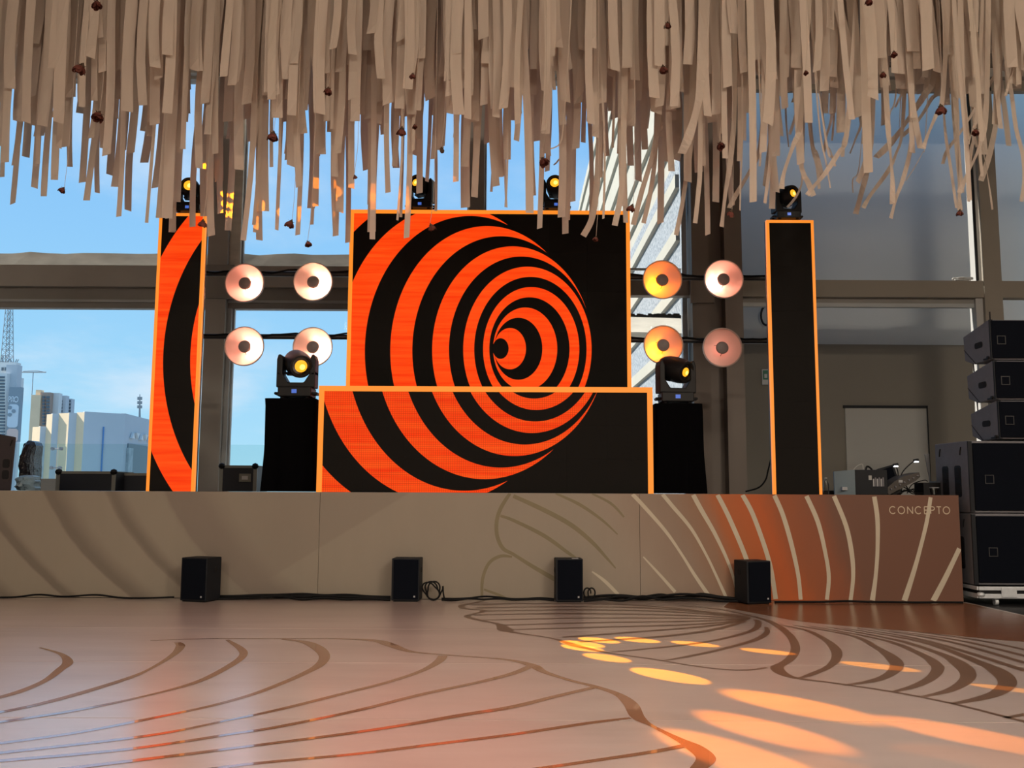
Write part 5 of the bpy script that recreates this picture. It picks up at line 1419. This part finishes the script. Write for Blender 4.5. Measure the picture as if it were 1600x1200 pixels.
H += [(1300+x/4, 80+y/4, w/4) for x, y, w in [(230,750,50),(510,625,30),(855,940,26),(1060,480,26),(805,890,34),(960,640,36),(1020,450,36),(250,300,60),(440,240,60),(700,340,60),(780,300,60),(600,260,60),(60,500,50),(330,460,40),(500,420,36),(880,360,40),(930,560,30),(1110,240,36),(1170,200,30),(150,420,60)]]
# crooked, wind-blown strips on the right: lower end first, then points up along the strip
P5 = lambda L, w: ([(1040+x/4, 100+y/4) for x, y in L], w/4)
P4 = lambda L, w: ([(780+x/4, 100+y/4) for x, y in L], w/4)
P6 = lambda L, w: ([(1300+x/4, 80+y/4) for x, y in L], w/4)
C = [P4([(525,1075),(575,980),(600,850),(620,600)], 40), P4([(722,1010),(760,820),(775,600)], 38), P4([(838,1005),(890,800),(960,560),(1000,300)], 34), P4([(902,995),(945,800),(975,560)], 30),
     P4([(320,530),(350,520),(378,495),(400,400)], 8), P4([(340,632),(370,600),(395,520)], 10),
     P5([(65,1070),(100,900),(130,700),(165,450)], 30), P5([(185,995),(205,800),(215,640)], 30), P5([(350,1018),(375,800),(410,560),(430,250)], 34),
     P5([(395,900),(450,800),(520,680),(590,520)], 30), P5([(465,915),(470,700),(480,400)], 12), P5([(588,640),(600,450),(590,200)], 14), P5([(618,765),(645,600),(665,450),(690,250)], 40),
     P5([(725,780),(740,680),(800,500),(840,380)], 34), P5([(925,825),(890,740),(860,680),(840,560)], 34), P5([(885,820),(930,760),(1000,680),(1090,540),(1130,450)], 32), P5([(760,895),(800,850),(840,780),(855,680)], 16),
     P5([(960,780),(945,640),(905,460)], 18), P5([(975,700),(940,560),(915,450)], 34), P5([(1030,775),(1000,600),(965,420)], 10), P5([(1062,640),(1030,540),(1000,440)], 12),
     P5([(990,550),(1005,450),(1040,300)], 20), P5([(770,520),(755,380),(750,260)], 12), P5([(775,440),(810,330),(830,200)], 20), P5([(1040,480),(1050,350),(1045,220)], 12), P5([(100,560),(150,440),(190,300),(220,100)], 60),
     P5([(345,500),(335,380),(330,200)], 20), P5([(620,870),(640,720),(655,560)], 22), P5([(790,240),(830,150),(870,50)], 18),
     P6([(148,1018),(180,900),(220,740),(240,560)], 36), P6([(160,820),(215,680),(245,500)], 40), P6([(132,885),(130,800),(170,720)], 8), P6([(195,980),(240,900),(350,750),(400,640),(440,480)], 28),
     P6([(378,955),(378,800),(365,640),(350,470)], 34), P6([(368,1045),(400,920),(450,780),(490,610),(505,420)], 28), P6([(275,665),(380,560),(480,420),(580,270),(640,150)], 44), P6([(440,530),(540,430),(620,300),(660,220)], 26),
     P6([(460,810),(520,720),(570,625),(580,590)], 6), P6([(570,610),(600,520),(650,400),(690,300)], 30), P6([(692,705),(720,620),(800,510),(900,350),(1000,180),(1060,50)], 22), P6([(778,980),(745,750),(715,560),(700,400)], 18),
     P6([(800,995),(792,800),(785,500),(770,250)], 34), P6([(795,885),(850,760),(920,600),(960,420)], 32), P6([(930,810),(975,680),(1020,480),(1050,250)], 34), P6([(1003,990),(985,860),(965,730),(940,560)], 12),
     P6([(1183,940),(1200,800),(1190,640),(1150,480),(1120,250),(1090,80)], 26), P6([(112,640),(150,540),(190,400)], 16), P6([(190,580),(200,480),(175,400)], 22), P6([(65,660),(75,560),(110,420)], 24), P6([(20,720),(0,660),(-30,600)], 14),
     P6([(395,350),(430,280),(470,200)], 16), P6([(5,540),(15,400),(10,280)], 8), P6([(360,465),(365,380),(400,260)], 10), P6([(420,480),(425,380),(430,230)], 6), P6([(855,580),(880,480),(905,400)], 20), P6([(905,600),(890,520),(880,420)], 16), P6([(500,600),(500,480),(505,300)], 24),
     P6([(1085,280),(1110,180),(1140,60)], 18), P6([(1150,220),(1180,100),(1200,20)], 24), P6([(940,780),(925,640),(920,480)], 20), P6([(855,940),(850,800),(870,620),(890,480)], 22)]

def ribbon_strip(mb, pts3, wd, yaw0, twist, rnd, ragged=0.25):
    n = len(pts3); L = []; R = []
    for i, p in enumerate(pts3):
        a = yaw0 + twist*math.sin(i*0.9)*(1 - i/n)
        dv = Vector((math.cos(a), math.sin(a), 0))*wd/2
        L.append(Vector(p) - dv); R.append(Vector(p) + dv)
    L[0].z += rnd.uniform(-ragged, ragged)*wd; R[0].z += rnd.uniform(-ragged, ragged)*wd
    mb.strip(L, R)
def straight_points(px, py, d, rnd, lean=None, seg=9):
    b = at(px, py, d)
    lean = rnd.gauss(0, 0.018) if lean is None else lean
    sway = rnd.uniform(-0.035, 0.035); hh = TOPZ - b.z; out = []
    for i in range(seg+1):
        t = (i/seg)**1.5; z = b.z + hh*t
        out.append((b.x + lean*hh*t + sway*math.sin(PI*min(1, t*2.0)), d + 0.03*math.sin(3*t+px), z))
    return out
ZONES = [(130, 'over the far left of the left window', 'paper strips over the far left window'), (228, 'left of the swirl LED column', 'paper strips left of the swirl LED column'),
 (375, 'around the swirl LED column top and grey post', 'paper strips around the swirl LED column'), (540, 'over the gap left of the big screen', 'paper strips left of the big screen'),
 (640, 'over the left corner of the big screen', 'paper strips over the left corner of the big screen'), (770, 'over the middle post above the big screen', 'paper strips around the middle post'),
 (870, 'above the second big-screen moving head', 'paper strips above the second big-screen moving head'), (990, 'over the right corner of the big screen', 'paper strips over the right corner of the big screen'),
 (1080, 'over the neighbouring facade', 'paper strips over the facade'), (1185, 'over the brown steel column', 'paper strips over the brown column'), (1290, 'around the blank LED column top', 'paper strips around the blank LED column'),
 (1420, 'over the grey wall right of the blank LED column', 'paper strips over the grey wall'), (1540, 'left of the far right wall post', 'paper strips left of the right wall post'), (9999, 'at the far right picture edge', 'paper strips at the right edge')]
STRIPS = []
def label_strips():
    best = {}
    for (o, px, py, wd, cr) in STRIPS:
        zi = next(i for i, z in enumerate(ZONES) if px < z[0])
        if zi not in best or py > best[zi][1]: best[zi] = (o, py)
    for (o, px, py, wd, cr) in STRIPS:
        zi = next(i for i, z in enumerate(ZONES) if px < z[0]); z = ZONES[zi]
        if best[zi][0] is o: lb = 'lowest-hanging paper strip of the fringe ' + z[1]
        else:
            ln = 'short' if py < 170 else 'mid-length' if py < 250 else 'long'
            wd_ = 'narrow' if wd < 6.5 else 'broad' if wd > 10.5 else 'medium-wide'
            lb = '%s %s%s paper strip %s' % (ln, wd_, ' slanting' if cr else ' straight', z[1])
        tag(o, lb, 'paper strip', z[2])
rnd = random.Random(42)
count = 0
def place(mb, px, py, wd, crooked):
    global count
    o = mb.build('paper_strip', M_paper)
    STRIPS.append((o, px, py, wd, crooked)); count += 1
for (px, py, wd) in H:
    d = rnd.uniform(8.6, 10.1) if px < 1100 else rnd.uniform(8.0, 9.8)
    wd *= 1.2; mb = MB(); yaw = rnd.gauss(0, 0.12)
    ribbon_strip(mb, straight_points(px, py, d, rnd), wd*d/F_PX/max(0.8, math.cos(yaw)), yaw, rnd.uniform(-.25, .25), rnd)
    place(mb, px, py, wd, False)
for (L, wd) in C:
    d = rnd.uniform(8.2, 9.8)
    pts = [at(x, y, d) for x, y in L]
    last = pts[-1]; prev = pts[-2]
    sl = (last.x - prev.x)/max(last.z - prev.z, 0.05); sl = max(-0.35, min(0.35, sl))
    k = max(2, int((TOPZ - last.z)/0.7))
    for i in range(1, k+1):
        t = i/k; pts.append(Vector((last.x + sl*0.35*(TOPZ-last.z)*t*(1-0.4*t), d, last.z + (TOPZ-last.z)*t)))
    sp = smooth_path([tuple(p) for p in pts], 4)
    # width follows the run of the strip, so it is laid across its direction
    mb = MB(); Lf = []; Rt = []; n = len(sp); tw = rnd.uniform(0.2, 0.9); ph = rnd.uniform(0, 6)
    for i, p in enumerate(sp):
        a_ = Vector(sp[max(i-1, 0)]); b_ = Vector(sp[min(i+1, n-1)]); t_ = (b_-a_).normalized()
        side = t_.cross(Vector((0, 1, 0))).normalized()
        roll = tw*math.sin(i*0.35 + ph)
        side = side*math.cos(roll) + Vector((0, 1, 0))*math.sin(roll)
        Lf.append(Vector(p) - side*wd*d/F_PX/2); Rt.append(Vector(p) + side*wd*d/F_PX/2)
    mb.strip(Lf, Rt); place(mb, L[0][0], L[0][1], wd, True)
# further single strips, a little shorter
while count < 300:
    px = rnd.uniform(-10, 1610); py = rnd.uniform(120, 250); d = rnd.uniform(8.0, 10.0)
    mb = MB(); yaw = rnd.gauss(0, 0.2)
    wd = rnd.uniform(0.05, 0.09)
    ribbon_strip(mb, straight_points(px, py, d, rnd, rnd.gauss(0, 0.02 if px < 1150 else 0.10)), wd, yaw, rnd.uniform(-.3, .3), rnd)
    place(mb, px, py, wd*F_PX/d, False)
label_strips()
# the dense upper mass, beyond counting
mb = MB()
for i in range(620):
    px = rnd.uniform(-60, 1660); d = rnd.uniform(8.2, 10.3)
    py = rnd.uniform(45, 120) if rnd.random() < 0.45 else rnd.uniform(105, 195 if px < 1150 else 150)
    ribbon_strip(mb, straight_points(px, py, d, rnd, rnd.gauss(0, 0.012 if px < 1150 else 0.05), 6), rnd.uniform(0.06, 0.11), rnd.gauss(0, 0.15), rnd.uniform(-.3, .3), rnd)
tag(mb.build('paper_fringe', M_paper), 'dense upper mass of short beige paper strips under the ceiling', 'paper fringe', kind='stuff')
# net that carries them
M_net = material('ceiling_net_rope', (0.25, 0.2, 0.15), 0.9)
mb = MB()
for i in range(27): mb.tube([(-9.9 + i*0.762, 5.8, TOPZ), (-9.9 + i*0.762, 10.4, TOPZ)], 0.008, 4)
for j in range(9): mb.tube([(-9.99, 5.8 + j*0.575, TOPZ+0.004), (9.99, 5.8 + j*0.575, TOPZ+0.004)], 0.008, 4)
for x in range(-9, 10, 3):
    for y in (6.5, 9.8): mb.tube([(x, y, TOPZ), (x, y, 8.0)], 0.006, 4)
tag(mb.build('ceiling_net', M_net), 'rope net under the ceiling carrying the paper strips', 'net', kind='stuff')

# =================================================================== DRIED ROSES AMONG THE STRIPS
def rose_meshes():
    """a closed, drooping rose head: rings of cupped petals round a core, opening downwards"""
    rr = random.Random(9); mb = MB()
    for ring, (n, rad, th1, half) in enumerate([(3, 0.014, 0.80, 0.95), (4, 0.022, 0.74, 0.80), (5, 0.030, 0.66, 0.68), (6, 0.037, 0.56, 0.58)]):
        for k in range(n):
            a0 = 2*PI*k/n + ring*0.7 + rr.uniform(-.2, .2); k0 = len(mb.v); tt = th1 + rr.uniform(-.06, .06)
            for j in range(5):
                t = j/4; th = PI*(0.10 + (tt-0.10)*t)
                for i in range(4):
                    u = i/3*2-1; az = a0 + u*half*(0.7+0.3*math.sin(PI*t))
                    r_ = rad*(1 + 0.16*t*t*rr.uniform(0.2, 1.3) + 0.05*abs(u))
                    mb.v.append(Vector((r_*math.sin(th)*math.cos(az), r_*math.sin(th)*math.sin(az), r_*1.1*math.cos(th) - rad*0.9 - 0.012 - (0.004*u*u if j == 4 else 0)*-1)))
            for j in range(4):
                for i in range(3): mb.f.append((k0+j*4+i, k0+j*4+i+1, k0+(j+1)*4+i+1, k0+(j+1)*4+i)); mb.fm.append(0)
    return mb
def make_rose(name, label, px, py, size, d, kind):
    c = at(px, py, d); s = size*d/F_PX/0.088
    r = thing(name, label, 'flower', (c.x, d, c.z), rnd.uniform(0, 6), group='dried flowers hanging among the strips')
    T = wmat(r) @ Matrix.Translation((0, 0, 0.030*s)) @ Matrix.Rotation(rnd.uniform(-.5, .5), 4, 'X') @ Matrix.Scale(s, 4)
    src = rose_meshes()
    mb = MB(); mb.v = [T @ v for v in src.v]; mb.f = list(src.f); mb.fm = list(src.fm)
    if kind == 'bud':
        mb = MB(); mb.lathe([(0.0, 0.0), (0.018, -0.012), (0.026, -0.03), (0.018, -0.05), (0.0, -0.058)], 12, T)
    mb.build('blossom', M_rose if kind != 'bud' else M_rosedark, r, smooth=(kind == 'bud'), origin=c)
    mb = MB(); mb.lathe([(0.003, 0.02), (0.010, 0.008), (0.020, -0.004), (0.018, -0.014)], 8, T, cap=False)
    for k in range(5):
        a = 2*PI*k/5; mb.add([T @ Vector((0.018*math.cos(a-.3), 0.018*math.sin(a-.3), -0.004)), T @ Vector((0.018*math.cos(a+.3), 0.018*math.sin(a+.3), -0.004)), T @ Vector((0.036*math.cos(a), 0.036*math.sin(a), 0.004))], [(0, 1, 2)])
    mb.build('calyx', M_rosedark, r, origin=c)
    top = T @ Vector((0, 0, 0.02))
    MB().tube([top, (c.x + 0.02, d, c.z + 0.25), (c.x + 0.03, d, min(TOPZ, c.z + 0.9)), (c.x + 0.03, d, TOPZ)], 0.0018, 4).build('thread', M_paper, r, origin=c)
ROSES = [(151,8,18,'dried rose hanging highest at the left, at the top picture edge'),(128,109,22,'dried rose at the window head over the left window'),(154,183,20,'spreading dried rose hanging in the middle of the left window'),
 (99,298,12,'small dried rose at the tip of a strip over the left window'),(317,350,15,'dried rose in front of the swirl LED column top'),(427,214,19,'dried rose left of the big screen, hanging on a bent stem'),
 (455,351,16,'dried rose with spiky sepals just left of the big screen'),(481,382,12,'lowest small dried rose left of the big screen'),(513,143,15,'dried rose high up left of the big screen, tucked beside a strip'),
 (554,277,8,'tiny dried flower on a thread above the left corner of the big screen'),(628,206,17,'dried rose above the big screen, left of its first moving head'),(648,198,9,'tiny dried flower beside the larger rose above the big screen'),
 (645,119,11,'small dried rose at the window head above the big screen'),(673,356,14,'dried rose hanging in front of the big screen top edge'),(848,254,18,'dried rose just above the second moving head of the big screen'),
 (988,326,15,'dried rose at the upper right corner of the big screen'),(931,374,10,'small dried rose in front of the dark part of the big screen'),(1036,109,16,'dried rose with spread sepals over the neighbouring facade'),
 (1043,40,13,'dried rose near the top picture edge over the facade'),(1125,229,15,'yellowish red dried rose in front of the brown column'),(1143,334,13,'lowest dried rose in front of the brown column'),
 (1470,172,19,'large dark dried rose over the grey right wall'),(1500,333,12,'lowest dried rose at the far right, at a strip tip'),(1525,207,13,'dried rose beside the right wall post'),
 (1357,3,14,'dried rose at the top picture edge right of the blank column'),(1397,85,12,'dark dried rose among dense strips right of the blank column'),(1380,117,11,'small dark dried rose at the wall head right of the blank column'),(1259,114,9,'small dark dried rose above the blank LED column')]
for (px, py, sz, lb) in ROSES: make_rose('dried_rose', lb, px, py, sz, rnd.uniform(7.6, 8.0), 'rose')
make_rose('dried_bud', 'dark round dried bud hanging right of the first big-screen moving head', 690, 236, 13, 7.9, 'bud')
